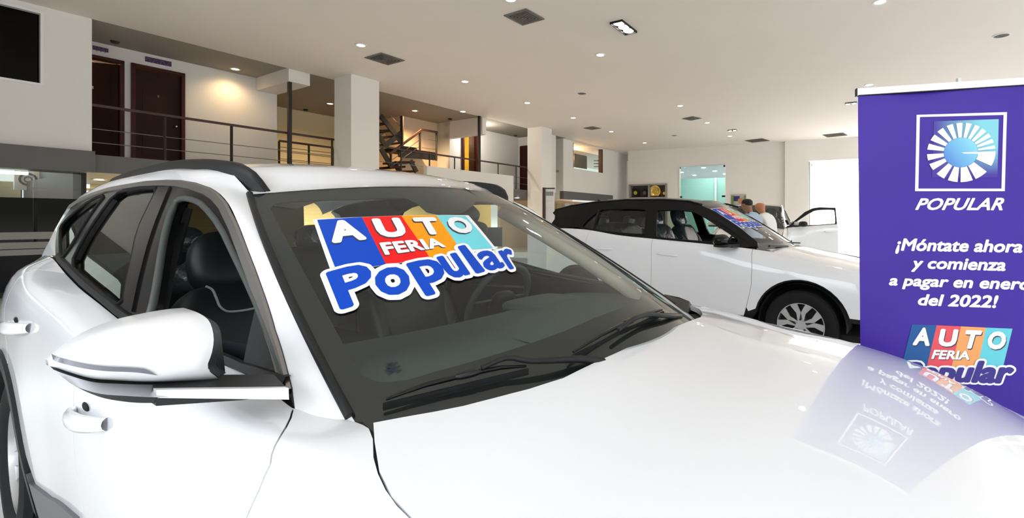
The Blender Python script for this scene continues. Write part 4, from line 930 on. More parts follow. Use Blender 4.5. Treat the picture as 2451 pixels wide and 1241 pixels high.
# wipers: arm, hinged carrier and blade
def WO(p, off): 
    e = 1e-3; s, v = wp(*p); n = (WS(s+e, v)-WS(s-e, v)).cross(WS(s, v+e)-WS(s, v-e)).normalized()
    if n.z < 0: n = -n
    return WS(s, v)+n*off
def wiper(arm, blade, lift):
    b = MB(); b.tube(resample([WO(p, o) for p, o in arm], 18), [lerp(.010, .0055, i/17) for i in range(18)], 8); t = b.obj('wiper', BP, car, 60)
    A, B_ = [WO(p, .016) for p in blade]; b = MB(); b.bar(A, B_, .006, .007); b.bar(A-Vector((0, 0, .007)), B_-Vector((0, 0, .007)), .002, .008); b.obj('blade', M['rubber'], t)
    b = MB(); m_ = lerp(A, B_, .55); mid = m_+Vector((0, 0, .022))
    for k0, k1 in ((.02, .5), (.98, .6)): b.tube([lerp(A, B_, k0)+Vector((0, 0, .010)), lerp(A, B_, (k0+k1)/2)+Vector((0, 0, .020)), lerp(A, B_, k1)+Vector((0, 0, .022))], [.003, .005, .006], 6)
    b.blob(mid, (.028, .008, .008), 3, ax=((B_-A).normalized(), (B_-A).normalized().cross(UP), UP)); b.obj('blade_carrier', BG, t, 60)
wiper([((1445, 868), .0), ((1390, 872), .016), ((1310, 884), .028), ((1255, 889), .034), ((1210, 888), .042), ((1150, 908), .036)], [(918, 982), (1262, 898)], 0)
wiper([((1628, 758), .0), ((1580, 766), .016), ((1545, 771), .026), ((1510, 785), .034), ((1470, 812), .03)], [(1362, 868), (1582, 758)], 0)
# maker's small print on the glass
b = MB()
for i, (x, y) in enumerate(((934, 870), (944, 870), (930, 878), (940, 880), (950, 878), (928, 886), (940, 888), (953, 888), (934, 892))): p = WO((x, y), .0012); b.box(p, (.008, .012, .001))
b.obj('glass_marking', M['sblack'], ws)

# sticker on the windscreen
def WQ(px, py): return wp(px, py)
cz = lambda x, y: wp(640+x/3.65, 440+y/3.65)
def WN(s, v, off):
    e = 1e-3; n = (WS(s+e, v)-WS(s-e, v)).cross(WS(s, v+e)-WS(s, v-e)).normalized(); n = n if n.z > 0 else -n; return WS(s, v)+n*off
stk = MB()
def squad(q, mi, off, n=8):
    stk.grid([[WN(*bil(q, i/n, j/n), off) for j in range(n+1)] for i in range(n+1)], mi)
tops = [(404, 322), (825, 296), (1170, 284), (1475, 280), (1748, 287)]; bots = [(570, 775), (1038, 712), (1422, 655), (1690, 585), (1990, 566)]
tq, bq = [cz(*p) for p in tops], [cz(*p) for p in bots]
squad([cz(398, 314), cz(1756, 278), cz(2000, 572), cz(560, 782)], 4, .0008, 14)
for i in range(4):
    a0, a1 = (.07 if i == 0 else 0), (.93 if i == 3 else 1.0)
    A = [lerp(tq[i][k], tq[i+1][k], a0) for k in (0, 1)]; B2 = [lerp(tq[i][k], tq[i+1][k], a1) for k in (0, 1)]; Cc = [lerp(bq[i][k], bq[i+1][k], a1) for k in (0, 1)]; D2 = [lerp(bq[i][k], bq[i+1][k], a0) for k in (0, 1)]
    squad([A, B2, Cc, D2], i, .0016)
def sword(word, quad, mi, off, bold, space=1.0, cap=None, box=None):
    V, Fc, (x0, x1, y0, y1) = text2d(word, bold, 0, space)
    if box: x0, x1, y0, y1 = box
    q = [cz(*p) for p in quad]; vv = [WN(*bil(q, (x-x0)/(x1-x0), (y-y0)/(y1-y0)), off+l*1e-5) for x, y, l in V]
    stk.add(vv, Fc, mi); return (x0, x1, y0, y1)
AUTO = (('A', [(490, 337), (790, 315), (875, 495), (570, 530)]), ('U', [(905, 312), (1150, 303), (1240, 465), (985, 485)]), ('T', [(1262, 303), (1462, 298), (1555, 447), (1345, 457)]), ('O', [(1538, 300), (1730, 295), (1825, 432), (1632, 448)]))
for ch, q in AUTO:
    sword(ch, [(x-7, y+9) for x, y in q], 5, .0022, .055); sword(ch, q, 4, .0028, .055)
FE = [(975, 523), (1500, 478), (1562, 560), (1030, 632)]
sword('FERIA', [(x-5, y+6) for x, y in FE], 5, .0022, .045, 1.05); sword('FERIA', FE, 4, .0028, .045, 1.05)
for ch, q in (('P', [(508, 790), (868, 690), (1000, 1005), (640, 1120)]), ('o', [(898, 785), (1188, 710), (1288, 945), (998, 1020)]), ('p', [(1205, 712), (1470, 645), (1650, 930), (1385, 1000)]),
              ('u', [(1470, 655), (1645, 612), (1778, 808), (1600, 850)]), ('l', [(1655, 562), (1722, 545), (1905, 778), (1822, 802)]), ('a', [(1808, 617), (1973, 577), (2083, 742), (1918, 782)]), ('r', [(2006, 600), (2112, 572), (2214, 735), (2115, 765)])):
    bx_ = text2d(ch, .030)[2]; sword(ch, q, 4, .0034, .115 if ch == 'o' else .092, box=bx_); sword(ch, q, 0, .0049, .030, box=bx_)
so = stk.obj('windscreen_sticker', [M['sblue'], M['sred'], M['sorange'], M['steal'], M['swhite'], M['sblack']], ws); so['label'] = 'blue, red, orange and teal sticker reading AUTO FERIA Popular'

# sensor cover behind the glass
b = MB(); c = WN(.0, .93, -.05); b.blob(c, (.10, .06, .03), 4, ax=(Vector((-.85, 0, .5)).normalized(), Vector((0, 1, 0)), Vector((.5, 0, .85)).normalized())); b.obj('sensor_cover', BP, car, 60)
b = MB(); c = WN(.0, .86, -.12); b.blob(c, (.025, .13, .04), 3); b.tube([c, c+Vector((-.02, 0, .12))], .01); b.obj('interior_mirror', BP, car, 60)

# roof rails
for sg in (-1, 1):
    tp = [(641, 458, .555), (619, 424, .572), (580, 395, .59), (540, 385, .60), (480, 382, .605), (400, 390, .605), (330, 408, .605), (268, 431, .58)]
    ctr = resample([U1(x, y, Y=-w_) for x, y, w_ in tp], 44); b = MB(); rows = []
    for i, p in enumerate(ctr):
        yb, zb = RE(min(p.x, -1.50)); zb = min(zb, p.z)-.014; h = max(.006, p.z-zb); f_ = min(1, i/6, (43-i)/4); wd = .010+.012*f_; yc = -p.y
        lo_ = min(yb, yc)+.026*f_+.004
        rows.append([Vector((p.x, -lo_, zb)), Vector((p.x, -lo_+.002, zb+h*.55)), Vector((p.x, -yc-wd, zb+h*.80)), Vector((p.x, -yc-wd*.6, zb+h)), Vector((p.x, -yc+wd*.5, zb+h)), Vector((p.x, -yc+wd, zb+h*.75)), Vector((p.x, -yc+.03, zb))])
    b.grid([r+[r[0]] for r in rows]); o = b.obj('roof_rail', M['black_plastic'], car, 35)
    if sg == 1: o.data.transform(Matrix.Diagonal((1, -1, 1, 1))); o.data.flip_normals()

# door mirrors
MT = crv([(.905, 1.052, 1.190, .115), (.935, 1.060, 1.191, .12), (.989, 1.073, 1.189, .12), (1.042, 1.088, 1.181, .105), (1.075, 1.099, 1.168, .085), (1.10, 1.114, 1.150, .05), (1.116, 1.125, 1.133, .02)])
YI = crv([(1.04, .896), (1.058, .906), (1.096, .934), (1.114, .929), (1.15, .924), (1.175, .926), (1.20, .945)])
def mirror_():
    b = MB(); rows = []
    def X_(d, a): return -.885+d*max(0, math.cos(a))**.42
    for i in range(25):
        u = i/24; yb = lerp(.905, 1.116, u); zb, zt, d = MT(yb); r = []
        for k_ in range(21):
            a = -math.pi/2+math.pi*k_/20; z = (zb+zt)/2+(zt-zb)/2*math.sin(a); r.append(Vector((X_(d, a), -(yb+(YI(z)[0]-.905)*(1-u)**3), z)))
        rows.append(r)
    edge0 = rows[0]
    b.grid(rows); b.grid([[Vector((-.885, p[0].y, p[0].z)), Vector((-.885, p[-1].y, p[-1].z))] for p in rows]); cap_ = b.obj('door_mirror', WM, car, 40)
    b = MB(); zc_ = 1.115; sh2 = [[Vector((p.x-.004-.05*w_, p.y+.012*w_*2.4+.002, zc_+(p.z-zc_)*(.99-.10*w_)-.012*w_)) for p in edge0] for w_ in (0, .35, .7, 1.0)]
    b.grid(sh2); b.F.append([b.F[-1][0]-19+k_ for k_ in range(0)]) if False else None; n_ = len(b.V)-21; b.F.append(list(range(n_, n_+21))); b.I.append(0); b.obj('inner_shell', BP, cap_, 50)
    def onf(y, z, o):
        zb, zt, d = MT(y); sn = max(-.99, min(.99, (z-(zb+zt)/2)/((zt-zb)/2))); return Vector((X_(d, math.asin(sn))+o, -y, z))
    ind = [U1(*p, X=-.775) for p in ((146, 884), (200, 891), (260, 893), (330, 893), (378, 899))]
    b = MB(); b.grid([[onf(min(1.112, -p.y), p.z+k_*.008*min(1, (24-i)/4), .005) for k_ in (0, 1)] for i, p in enumerate(resample(ind, 25))]); b.obj('indicator', M['indicator'], cap_, 60)
    ZB = crv([(.985, 1.043), (1.002, 1.046), (1.042, 1.058), (1.072, 1.075), (1.1, 1.103), (1.114, 1.124)])
    b = MB(); rows = []
    for i in range(19):
        y = lerp(.985, 1.1125, i/18); zb, zt, d = MT(y); q = ZB(y)[0]; m_ = max(q, zb-.014); rows.append([onf(y, zb+.0015, .004), onf(y, zb+.0015, .012)-Vector((0, 0, .003)), Vector((-.875+d*.93, -y, m_)), Vector((-.88+d*.85, -y, lerp(m_, q, .8))), Vector((-.88+d*.5, -y, q)), Vector((-.89, -y, zb))])
    b.grid(rows); b.F.append(list(range(6))); b.I.append(0); lo_ = b.obj('mirror_base', BP, cap_, 40)
    b = MB(); b.grid([[r[1]+Vector((.003, 0, 0)), r[2]+Vector((.004, 0, 0))] for r in rows]); b.obj('satin_lip', M['alloy'], lo_, 60)
    A = [Vector((-.768, -1.006, 1.0745)), Vector((-.680, -.838, 1.047)), Vector((-.678, -.838, 1.026)), Vector((-.768, -1.006, 1.061))]
    b = MB(); b.prism(A, (-.016, 0, 0)); b.obj('mirror_arm', WM, cap_)
    b = MB(); b.prism([p+Vector((-.016, 0, .001)) for p in A], (-.09, .02, 0)); b.obj('mirror_foot', BP, cap_)
    b = MB(); b.prism([Vector((-.770, -1.006, 1.061)), Vector((-.70, -.875, 1.036)), Vector((-.715, -.90, 1.036)), Vector((-.770, -1.006, 1.047))], (-.09, 0, 0)); b.obj('arm_underside', BP, cap_)
    b = MB(); b.grid([[Vector((-.888, -y, z_)) for z_ in (MT(y)[0]+.008, MT(y)[1]-.008)] for y in [lerp(.94, 1.10, i/8) for i in range(9)]]); b.obj('mirror_glass', M['chrome'], cap_)
    return cap_
mr = mirror_()
# black sail panel at the foot of the window
sail = [gp(*p) for p in ((616, 733), (640, 800), (672, 880), (690, 916), (640, 906), (582, 892), (596, 820))]
panel('sail_panel', G1, sail, BP, car, step=(.04, .04), th=.02, off=.004)

# door handles
def handle(par, x0, x1, z0, z1):
    b = MB(); rows = []
    for i in range(17):
        u = i/16; X = lerp(x0, x1, u); z = lerp(z0, z1, u); y = -LS(X, LS.t_of(X, z)).y; o = .032*math.sin(math.pi*u)**.6; h = .016+.008*math.sin(math.pi*u)
        rows.append([Vector((X, -(y+o+.012*math.cos(a_)), z+h*math.sin(a_))) for a_ in [2*math.pi*k_/10 for k_ in range(10)]])
    b.grid([r+[r[0]] for r in rows]); h_ = b.obj('door_handle', WM, par, 60)
    xm, zm = lerp(x0, x1, .42), lerp(z0, z1, .42)+.024; b = MB(); ym = -LS(xm, LS.t_of(xm, zm)).y; b.blob((xm-.02, -ym-.001, zm-.004), (.030, .005, .010), 2.2); b.obj('handle_recess', M['dark'], h_, 60)
    return h_
def hx(px, py): u, t = lp_(px, py); q = LS(u, t); return q.x, q.z
for pr_, pl_, A, B_ in ((fdr, fdl, (181, 985), (258, 1016)), (rdr, rdl, (24, 778), (73, 786))):
    (xa, za), (xb, zb_) = hx(*A), hx(*B_); h_ = handle(pr_, xa, xb, za, zb_); m_ = mirror_obj(h_, pl_)
    for c in list(h_.children): mirror_obj(c, m_)
# wheels
for xw, yw, zw in ((0, .83, .36), (-2.87, .852, .36)):
    for sg in (-1, 1): wheel(car, 'wheel', xw, sg*yw, zw-.015, .345-.0, .235, .22, 5, True, sg, M['alloy'])

# cabin
b = MB(); b.grid([[Vector((lerp(-.52, -1.22, i/12)-.10*(y/.72)**2, y, lerp(.985, .985, i/12)+.025*math.sin(math.pi*min(1, i/10))-(.06*max(0, i-10)))) for y in [-.72+.09*j for j in range(17)]] for i in range(13)])
b.grid([[Vector((-1.22-.10*(y/.72)**2, y, z)) for y in [-.72+.09*j for j in range(17)]] for z in (.87, .5)])
dsh = b.obj('dashboard', M['dash'], car, 50)
b = MB(); b.blob((-1.10, .42, .985), (.12, .19, .026), 4); b.obj('instrument_hood', M['dash'], dsh, 60)
b = MB(); b.grid([[Vector((-.62-.05*i-.10*(y/.72)**2, y, 1.004+.003*math.sin(i*.8))) for y in [-.2+.05*j for j in range(9)]] for i in range(5)]); b.obj('speaker_grille', M['dash'], dsh, 60)
b = MB(); ctr = Vector((-1.38, .425, .972)); tl = Vector((-.42, 0, .91)).normalized(); e1 = Vector((0, 1, 0)); e2 = Vector((.91, 0, .42)).normalized()
nrm = Vector((-.91, 0, .42)).normalized(); e2 = nrm.cross(e1)
b.tube([ctr+(e1*math.cos(a_)+e2*math.sin(a_))*.185 for a_ in [2*math.pi*i/40 for i in range(40)]], .017, 10, closed=True); sw_ = b.obj('steering_wheel', M['wheel_grip'], car, 60)
b = MB(); b.blob(ctr-nrm*.02, (.07, .06, .03), 3, ax=(e1, e2, nrm)); b.bar(ctr-e1*.17, ctr+e1*.17, .04, .02); b.bar(ctr, ctr-nrm*.25-Vector((0, 0, .05)), .07, .07); b.obj('wheel_hub', BP, sw_, 50)
for y in (-.40, .40): t, ax = seat(car, -2.06, y, .44, w=.52)
b = MB(); b.tube(resample([U1(*p, X=-2.02) for p in ((493, 686), (506, 692), (517, 712), (528, 736), (545, 746), (580, 744), (616, 737))], 30), .0045, 6); b.obj('seat_piping', M['stitch'], car)
b = MB(); b.blob((-2.88, 0, .84), (.10, .66, .36), 5, 32, 12, (Vector((.95, 0, .3)), Vector((0, 1, 0)), Vector((-.3, 0, .95)))); b.blob((-2.55, 0, .60), (.30, .66, .10), 5, 32, 10); rs = b.obj('rear_seat', M['leather'], car, 60)
for y in (-.38, .38): b = MB(); b.blob((-3.0, y, 1.24), (.06, .14, .09), 3); b.obj('headrest', M['plastic_wrap'], rs, 60)
b = MB(); b.blob((-2.66, -.32, 1.06), (.14, .16, .10), 2.2, 24, 14, fn=lambda u: (u.x*(1+.25*math.sin(7*u.y)), u.y, u.z*(1+.25*math.sin(9*u.x)))); b.obj('seat_cover_film', M['plastic_wrap'], rs, 60)
b = MB(); b.box((-1.9, 0, .40), (2.6, 1.6, .05)); b.box((-1.75, 0, .62), (1.1, .22, .34)); b.obj('cabin_floor', M['dark'], car)
for sg in (-1, 1):
    b = MB(); b.grid([[Vector((x, sg*((yg(x, 1.06) if True else 0)-.05-(.05 if z < 1.0 else 0)), z)) for x in [-.75-.13*i for i in range(18)]] for z in (1.045, 1.0, .9, .7, .45)]); dc = b.obj('door_card', M['leather'], car, 50)
    ends_ = [(U1(1130, 682, Y=.715), U1(1256, 687, Y=.70)), (U1(1180, 722, Y=.715), U1(1248, 727, Y=.70))]
    for e0_, e1_ in ends_:
        b = MB(); b.bar(Vector((e0_.x, sg*e0_.y, e0_.z)), Vector((e1_.x, sg*e1_.y, e1_.z)), .012, .012); b.obj('chrome_strip', M['chrome'], dc)
    b = MB(); b.tube(resample([WS(sg*.98, v/10)+Vector((-.04, -sg*(.035 if sg > 0 else .0), -.04)) for v in range(1, 11)], 14), .034 if sg > 0 else .022, 8); b.obj('pillar_lining', M['beige'], car, 60)
    b = MB(); b.prism([G1(*gp(*p))*1.0 for p in ((390, 458), (412, 458), (345, 765), (312, 752))], (0, .05, 0)) if sg < 0 else b.prism([G1(*p) for p in ((-1.97, 1.47), (-2.08, 1.47), (-2.09, 1.1), (-1.97, 1.1))], (0, .05, 0)); o = b.obj('pillar_lining', M['dark'], car)
    if sg == 1: o.data.transform(Matrix.Diagonal((1, -1, 1, 1))); o.data.flip_normals()
    b = MB(); xo = 0 if sg < 0 else -.36; b.tube([Vector((-1.72+xo, sg*.69, 1.40)), Vector((-1.74+xo, sg*.75, 1.1)), Vector((-1.8+xo, sg*.72, .7))], .018, 6); b.obj('seat_belt', BP, car)

# ------------------------------------------------------------------ the second white car (black roof) and its two copies
T2 = Matrix.Translation((2.6, 5.42, 0)) @ Matrix.Rotation(-.63, 4, 'Z'); T2i = T2.inverted()
def U2(px, py, Y=None, X=None, Z=None):
    o = T2i @ E0; d = T2i.to_3x3() @ ray(px, py); k, v = (0, X) if X is not None else (1, Y) if Y is not None else (2, Z)
    return o+d*((v-o[k])/d[k])
car2 = empty('car', (2.6, 5.42, 0), -.63, 'white car with a black roof parked behind the big car', 'car')
KB = M['car_black']
LT = Side([
    (.82, [(.58, .77), (.66, .74), (.71, .66), (.73, .55), (.72, .42), (.69, .28)]),
    (.6, [(.70, .86), (.80, .82), (.845, .73), (.86, .58), (.855, .42), (.83, .25)]),
    (.3, [(.72, .925), (.83, .885), (.875, .78), (.89, .61), (.885, .43), (.86, .25)]),
    (.0, [(.72, .975), (.83, .935), (.88, .83), (.895, .64), (.89, .43), (.87, .25)]),
    (-.3, [(.715, 1.03), (.82, .99), (.87, .87), (.89, .66), (.88, .43), (.86, .25)]),
    (-.5, [(.77, 1.058), (.83, 1.01), (.868, .89), (.888, .68), (.88, .43), (.86, .25)]),
    (-1.0, [(.825, 1.10), (.86, 1.05), (.88, .92), (.89, .68), (.88, .43), (.86, .25)]),
    (-1.6, [(.84, 1.14), (.872, 1.085), (.888, .94), (.895, .70), (.88, .45), (.86, .25)]),
    (-2.1, [(.835, 1.175), (.875, 1.11), (.893, .96), (.897, .72), (.885, .46), (.86, .25)]),
    (-2.6, [(.81, 1.235), (.865, 1.16), (.89, .99), (.895, .74), (.885, .48), (.86, .28)]),
    (-3.0, [(.77, 1.25), (.835, 1.15), (.865, .98), (.87, .74), (.86, .5), (.83, .3)]),
    (-3.32, [(.66, 1.24), (.73, 1.12), (.765, .96), (.775, .72), (.765, .5), (.73, .35)])])
def yt(X, z):
    y = .845-.44*(z-1.12)-.1*max(0, z-1.3)**2; f = max(0.0, min(1.0, (X+1.4)/.9)); y -= .115*f*f*(3-2*f)
    d = max(0, -2.6-X); return y-.07*(d/.7)**1.5
G2 = lambda X, z: Vector((X, -yt(X, z), z))
T2E = crv([(-.56, .95), (-.3, 1.03), (0, .965), (.3, .91), (.6, .845), (.85, .74)])
def hood2(X, Y): return Vector((X, Y, T2E(X)[0] + .035*(1-(abs(Y)/.72)**2)-.004))
T2E = crv([(-.5, 1.055), (-.3, 1.028), (0, .97), (.3, .915), (.6, .845), (.85, .74)])
panel('hood', hood2, [(-.40, -.70), (-.34, -.35), (-.32, 0), (-.34, .35), (-.40, .70), (-.2, .715), (.3, .72), (.6, .69), (.76, .55), (.84, .25), (.86, 0), (.84, -.25), (.76, -.55), (.6, -.69), (.3, -.72), (-.2, -.715)], WM, car2, step=(.06, .07), th=.02, hint=UPH)
b = MB(); b.grid([[hood2(x, y)-Vector((0, 0, .03)) for y in [-.7+.1*j for j in range(15)]] for x in [-.4+.1*i for i in range(12)]]); b.obj('hood_underside', M['dark'], car2, 60)
k = dict(step=(.06, .05), th=.015, hint=Vector((0, -1, .4))); uv = LT.uv
dsm = [(-.485, .004)]+[uv(x, z) for x, z in ((-.478, 1.0), (-.464, .85), (-.465, .70), (-.485, .60), (-.52, .46))]
ar = [uv(x, z) for x, z in arc(0, .34, .44, 165, 15, 16)]
wing = dsm+[uv(-.5, .42)]+ar+[uv(.5, .45), uv(.78, .5)]+[(x, .004) for x in (.8, .65, .5, .3, .1, -.1, -.3, -.4)]
both(panel('front_wing', LT, inset(wing, .002), WM, car2, **k), car2)
fd = dsm+[uv(-.55, .36), uv(-1.1, .36), uv(-1.62, .36), uv(-1.618, .6), uv(-1.612, .8), uv(-1.618, 1.0), (-1.622, .004)]+[(x, .004) for x in (-1.4, -1.2, -1.0, -.8, -.6)]
f2r = panel('front_door', LT, inset(fd, .002), WM, car2, **k); f2l = mirror_obj(f2r, car2)
ar = [uv(x, z) for x, z in arc(-2.7, .34, .44, 15, 60, 7)]
rd = [(-1.622, .004), uv(-1.618, 1.0), uv(-1.612, .8), uv(-1.618, .6), uv(-1.62, .36), uv(-2.2, .36)]+ar+[uv(-2.52, .85), uv(-2.56, 1.05), (-2.52, .004)]+[(x, .004) for x in (-2.3, -2.1, -1.9, -1.75)]
r2r = panel('rear_door', LT, inset(rd, .002), WM, car2, **k); r2l = mirror_obj(r2r, car2)
ar = [uv(x, z) for x, z in arc(-2.7, .34, .44, 62, 170, 14)]
rq_ = [(-2.522, .004), uv(-2.56, 1.05), uv(-2.52, .853)]+ar+[uv(-3.15, .4), uv(-3.30, .5)]+[uv(-3.31, z) for z in (.7, .9, 1.1)]+[(x, .004) for x in (-3.3, -3.1, -2.95, -2.8, -2.65)]
both(panel('rear_quarter', LT, inset(rq_, .002), WM, car2, **k), car2)
LTi = lambda X, t: LT(X, t)+Vector((0, .02, -.004))
inn = [(.78, .02)]+[(x, .02) for x in (.4, 0, -.5, -1, -1.6, -2.2, -2.8, -3.28)]+[uv(-3.28, .4)]+[uv(x, z) for x, z in arc(-2.7, .34, .43, 170, 10, 16)]+[uv(-2.2, .3), uv(-.5, .3)]+[uv(x, z) for x, z in arc(0, .34, .43, 170, 10, 16)]+[uv(.76, .4)]
both(panel('inner_body', LTi, inn, M['dark'], car2, step=(.12, .12), th=.01), car2)
for xc in (0, -2.7):
    both(arch(xc, .34, .37, .455, 192, -12, LT), car2); both(archin(xc, .34, .40, -.87, -.5, car2), car2)
sl = [uv(-.46, .37), uv(-.46, .27), uv(-2.25, .27), uv(-2.25, .37)]
both(panel('sill_cladding', LT, sl, BP, car2, step=(.06, .04), th=.03, off=.012), car2)
# black upper side with two openings
FWN = rnd([(-1.655, 1.468), (-1.62, 1.482), (-1.27, 1.478), (-1.12, 1.437), (-.78, 1.233), (-.62, 1.125), (-.7, 1.108), (-1.14, 1.125), (-1.54, 1.153), (-1.60, 1.165)], it=1)
RWN = rnd([(-2.70, 1.262), (-2.69, 1.31), (-2.60, 1.40), (-2.49, 1.475), (-2.42, 1.503), (-2.1, 1.503), (-1.80, 1.492), (-1.79, 1.47), (-1.74, 1.20), (-1.76, 1.18), (-2.3, 1.213), (-2.5, 1.235)], it=1)
topl = [(-.44, 1.08), (-.45, 1.127), (-.66, 1.278), (-.94, 1.454), (-1.10, 1.52), (-1.26, 1.565), (-1.6, 1.595), (-2.1, 1.605), (-2.6, 1.585), (-3.0, 1.545), (-3.3, 1.49)]
upo = topl+[(-3.33, 1.46), (-3.26, 1.42), (-3.25, 1.37), (-3.29, 1.31), (-3.31, 1.25), (-2.95, 1.255), (-2.78, 1.268), (-2.6, 1.237), (-2.45, 1.207), (-2.09, 1.178), (-1.62, 1.142), (-1.0, 1.102), (-.6, 1.068)]
up2 = panel('upper_side', G2, upo, KB, car2, holes=[FWN, RWN], step=(.04, .04), th=.03, off=.002)
fz = lambda x, z: (x, z-.055*max(0, min(1, (x+1.45)/.3)))
tmp = panel('upper_side', G2, [fz(*p) if i < 6 else p for i, p in enumerate(upo)], KB, car2, holes=[[fz(x-.04*(x > -1.1), z) if z > 1.13 and x > -1.3 else (x, z) for x, z in FWN], RWN], step=(.04, .04), th=.03, off=.002); mirror_obj(tmp, car2); bpy.data.objects.remove(tmp)
S = lambda X, z: G2(X, z)+Vector((0, .02, 0)); V, Fc = panel_data(S, RWN, (), (.07, .07), solid=False); g = mesh_obj('rear_door_glass', V, Fc, M['tint'], car2, 60); mirror_obj(g, car2)
for Q, nm in ((RWN, 'rear_window_seal'), (FWN, 'front_window_seal')):
    b = MB(); b.tube([G2(*p)+Vector((0, -.002, 0)) for p in Q], .009, 8, closed=True); o = b.obj(nm, M['rubber'], car2, 60)
b = MB(); b.bar(G2(-2.52, 1.222)+Vector((0, .005, 0)), G2(-2.49, 1.49)+Vector((0, .005, 0)), .03, .025); o = b.obj('quarter_bar', BP, car2); mirror_obj(o, car2)
b = MB(); b.tube([G2(x, z+.012)+Vector((0, .005, .0)) for x, z in topl[4:]], .012, 8); o = b.obj('roof_side_strip', BG, car2, 60); mirror_obj(o, car2)
def WS2(s, v):
    a = s*s; return Vector((lerp(-.27-.17*a, -1.22-.05*a, v), s*lerp(.755, .63, v), lerp(1.045+.0*a, 1.605-.045*a, v)+.018*math.sin(math.pi*max(0, min(1, v)))))
def wp2(px, py): return hit(WS2, (px, py), (0.0, .5), T2)
full = [(s, -.02) for s in [-1+.1*i for i in range(21)]]+[(1, v/8) for v in range(1, 8)]+[(s, 1) for s in [1-.1*i for i in range(21)]]+[(-1, 1-v/8) for v in range(1, 8)]
V, Fc = panel_data(WS2, full, (), (.08, .08), hint=UPH, solid=False); ws2 = mesh_obj('windscreen', V, Fc, M['glass'], car2, 60)
clr = rnd([(-.9, .12), (-.5, .09), (0, .08), (.5, .09), (.9, .12), (.91, .5), (.9, .9), (.3, .93), (-.3, .93), (-.9, .9), (-.91, .5)], it=1)
V, Fc = panel_data(WS2, full, [clr], (.06, .06), hint=UPH, off=-.003, th=.002); mesh_obj('printed_border', V, Fc, M['frit'], ws2, 60)
R2E = crv([(-3.33, .55, 1.485), (-3.0, .565, 1.548), (-2.6, .59, 1.588), (-2.1, .60, 1.607), (-1.6, .605, 1.597), (-1.27, .585, 1.56)])
R2C = crv([(-3.36, 1.545), (-2.85, 1.632), (-2.3, 1.66), (-1.75, 1.648), (-1.22, 1.605)])
def roof2(w, s):
    X = lerp(-1.22-.05*s*s, -3.33-.03*(1-s*s), w); e = R2E(X); z = lerp(R2C(X)[0], e[1], abs(s)**2.2); kk = max(0, 1-w*8); z = lerp(z, WS2(s, 1).z, kk*kk); return Vector((X, s*(e[0]+.012), z))
P = [[roof2(i/32, -1+j/12) for j in range(25)] for i in range(33)]
b = MB(); b.grid(P); b.obj('roof', KB, car2, 60); b = MB(); b.grid([[p-Vector((0, 0, .04)) for p in r] for r in P]); b.obj('headliner', M['beige'], car2, 60)
b = MB(); b.grid([[Vector((lerp(-3.30, -3.40, i/4)+.05*(abs(y)/.55)**2, y, lerp(1.535, 1.51, i/4)-.03*(abs(y)/.55)**2-(.035 if i == 4 else 0))) for y in [-.56+.07*j for j in range(17)]] for i in range(5)]); b.obj('roof_spoiler', KB, car2, 50)
b = MB(); b.prism([(-2.85, -.012, 1.632), (-2.97, -.012, 1.61), (-2.98, -.012, 1.665)], (0, .024, 0)); b.obj('shark_fin_antenna', BG, car2)
b = MB(); b.grid([[Vector((-3.33-.05*math.sin(math.pi*i/8)+.10*(abs(y)/.68)**3, y*(1-.12*(i/8)**2), lerp(.36, 1.22, i/8))) for y in [-.68+.068*j for j in range(21)]] for i in range(9)]); b.obj('tailgate', WM, car2, 50)
b = MB(); b.grid([[Vector((lerp(-3.36, -3.32, i/6)+.08*(abs(y)/.6)**3, y, lerp(1.22, 1.52, i/6))) for y in [-.6+.06*j for j in range(21)]] for i in range(7)]); b.obj('rear_window', M['film'], car2, 50)
b = MB(); b.grid([[Vector((lerp(.83, .88, i/6)-.28*(abs(y)/.72)**4, y, lerp(.74-.05*(abs(y)/.72)**2, .25, i/6))) for y in [-.72+.072*j for j in range(21)]] for i in range(7)]); b.obj('front_bumper', WM, car2, 50)
b = MB(); b.grid([[Vector((.87-.28*(abs(y)/.72)**4, y, z)) for y in [-.6+.06*j for j in range(21)]] for z in (.66, .5, .4)]); b.obj('grille', BG, car2, 50)
for sg in (-1, 1):
    b = MB(); b.blob((.70, sg*.60, .72), (.06, .10, .035), 3); b.obj('headlamp', M['chrome'], car2, 60)
for xw in (0, -2.7):
    for sg in (-1, 1): wheel(car2, 'wheel', xw, sg*.79, .335, .335, .222, .20, 5, True, sg, M['alloy'])
b = MB(); b.box((-1.3, 0, .24), (3.6, 1.5, .06)); b.obj('underbody', M['dark'], car2)
b = MB(); b.box((-1.6, 0, .42), (2.4, 1.5, .05)); b.obj('cabin_floor', M['dark'], car2)
b = MB(); b.grid([[Vector((x, y, z)) for y in [-.7+.1*j for j in range(15)]] for x, z in ((-.34, 1.04), (-.7, 1.07), (-.95, 1.05), (-1.0, .9), (-.98, .5))]); b.obj('dashboard', M['dash'], car2, 50)
for y in (-.36, .36): seat(car2, -1.72, y, .66, M['plastic_wrap'], M['plastic_wrap'], w=.5)
b = MB(); b.blob((-2.55, 0, .98), (.10, .62, .36), 4, 24, 12, (Vector((.95, 0, .3)), Vector((0, 1, 0)), Vector((-.3, 0, .95)))); rs = b.obj('rear_seat', M['plastic_wrap'], car2, 60)
for y in (-.35, .35): b = MB(); b.blob((-2.66, y, 1.33), (.06, .13, .09), 3); b.obj('headrest', M['plastic_wrap'], rs, 60)
b = MB(); ctr = Vector((-1.12, .36, 1.0)); b.tube([ctr+Vector((.06*math.sin(a_)*.9, math.cos(a_)*.18, math.sin(a_)*.17)) for a_ in [2*math.pi*i/30 for i in range(30)]], .015, 8, closed=True); b.obj('steering_wheel', BP, car2, 60)
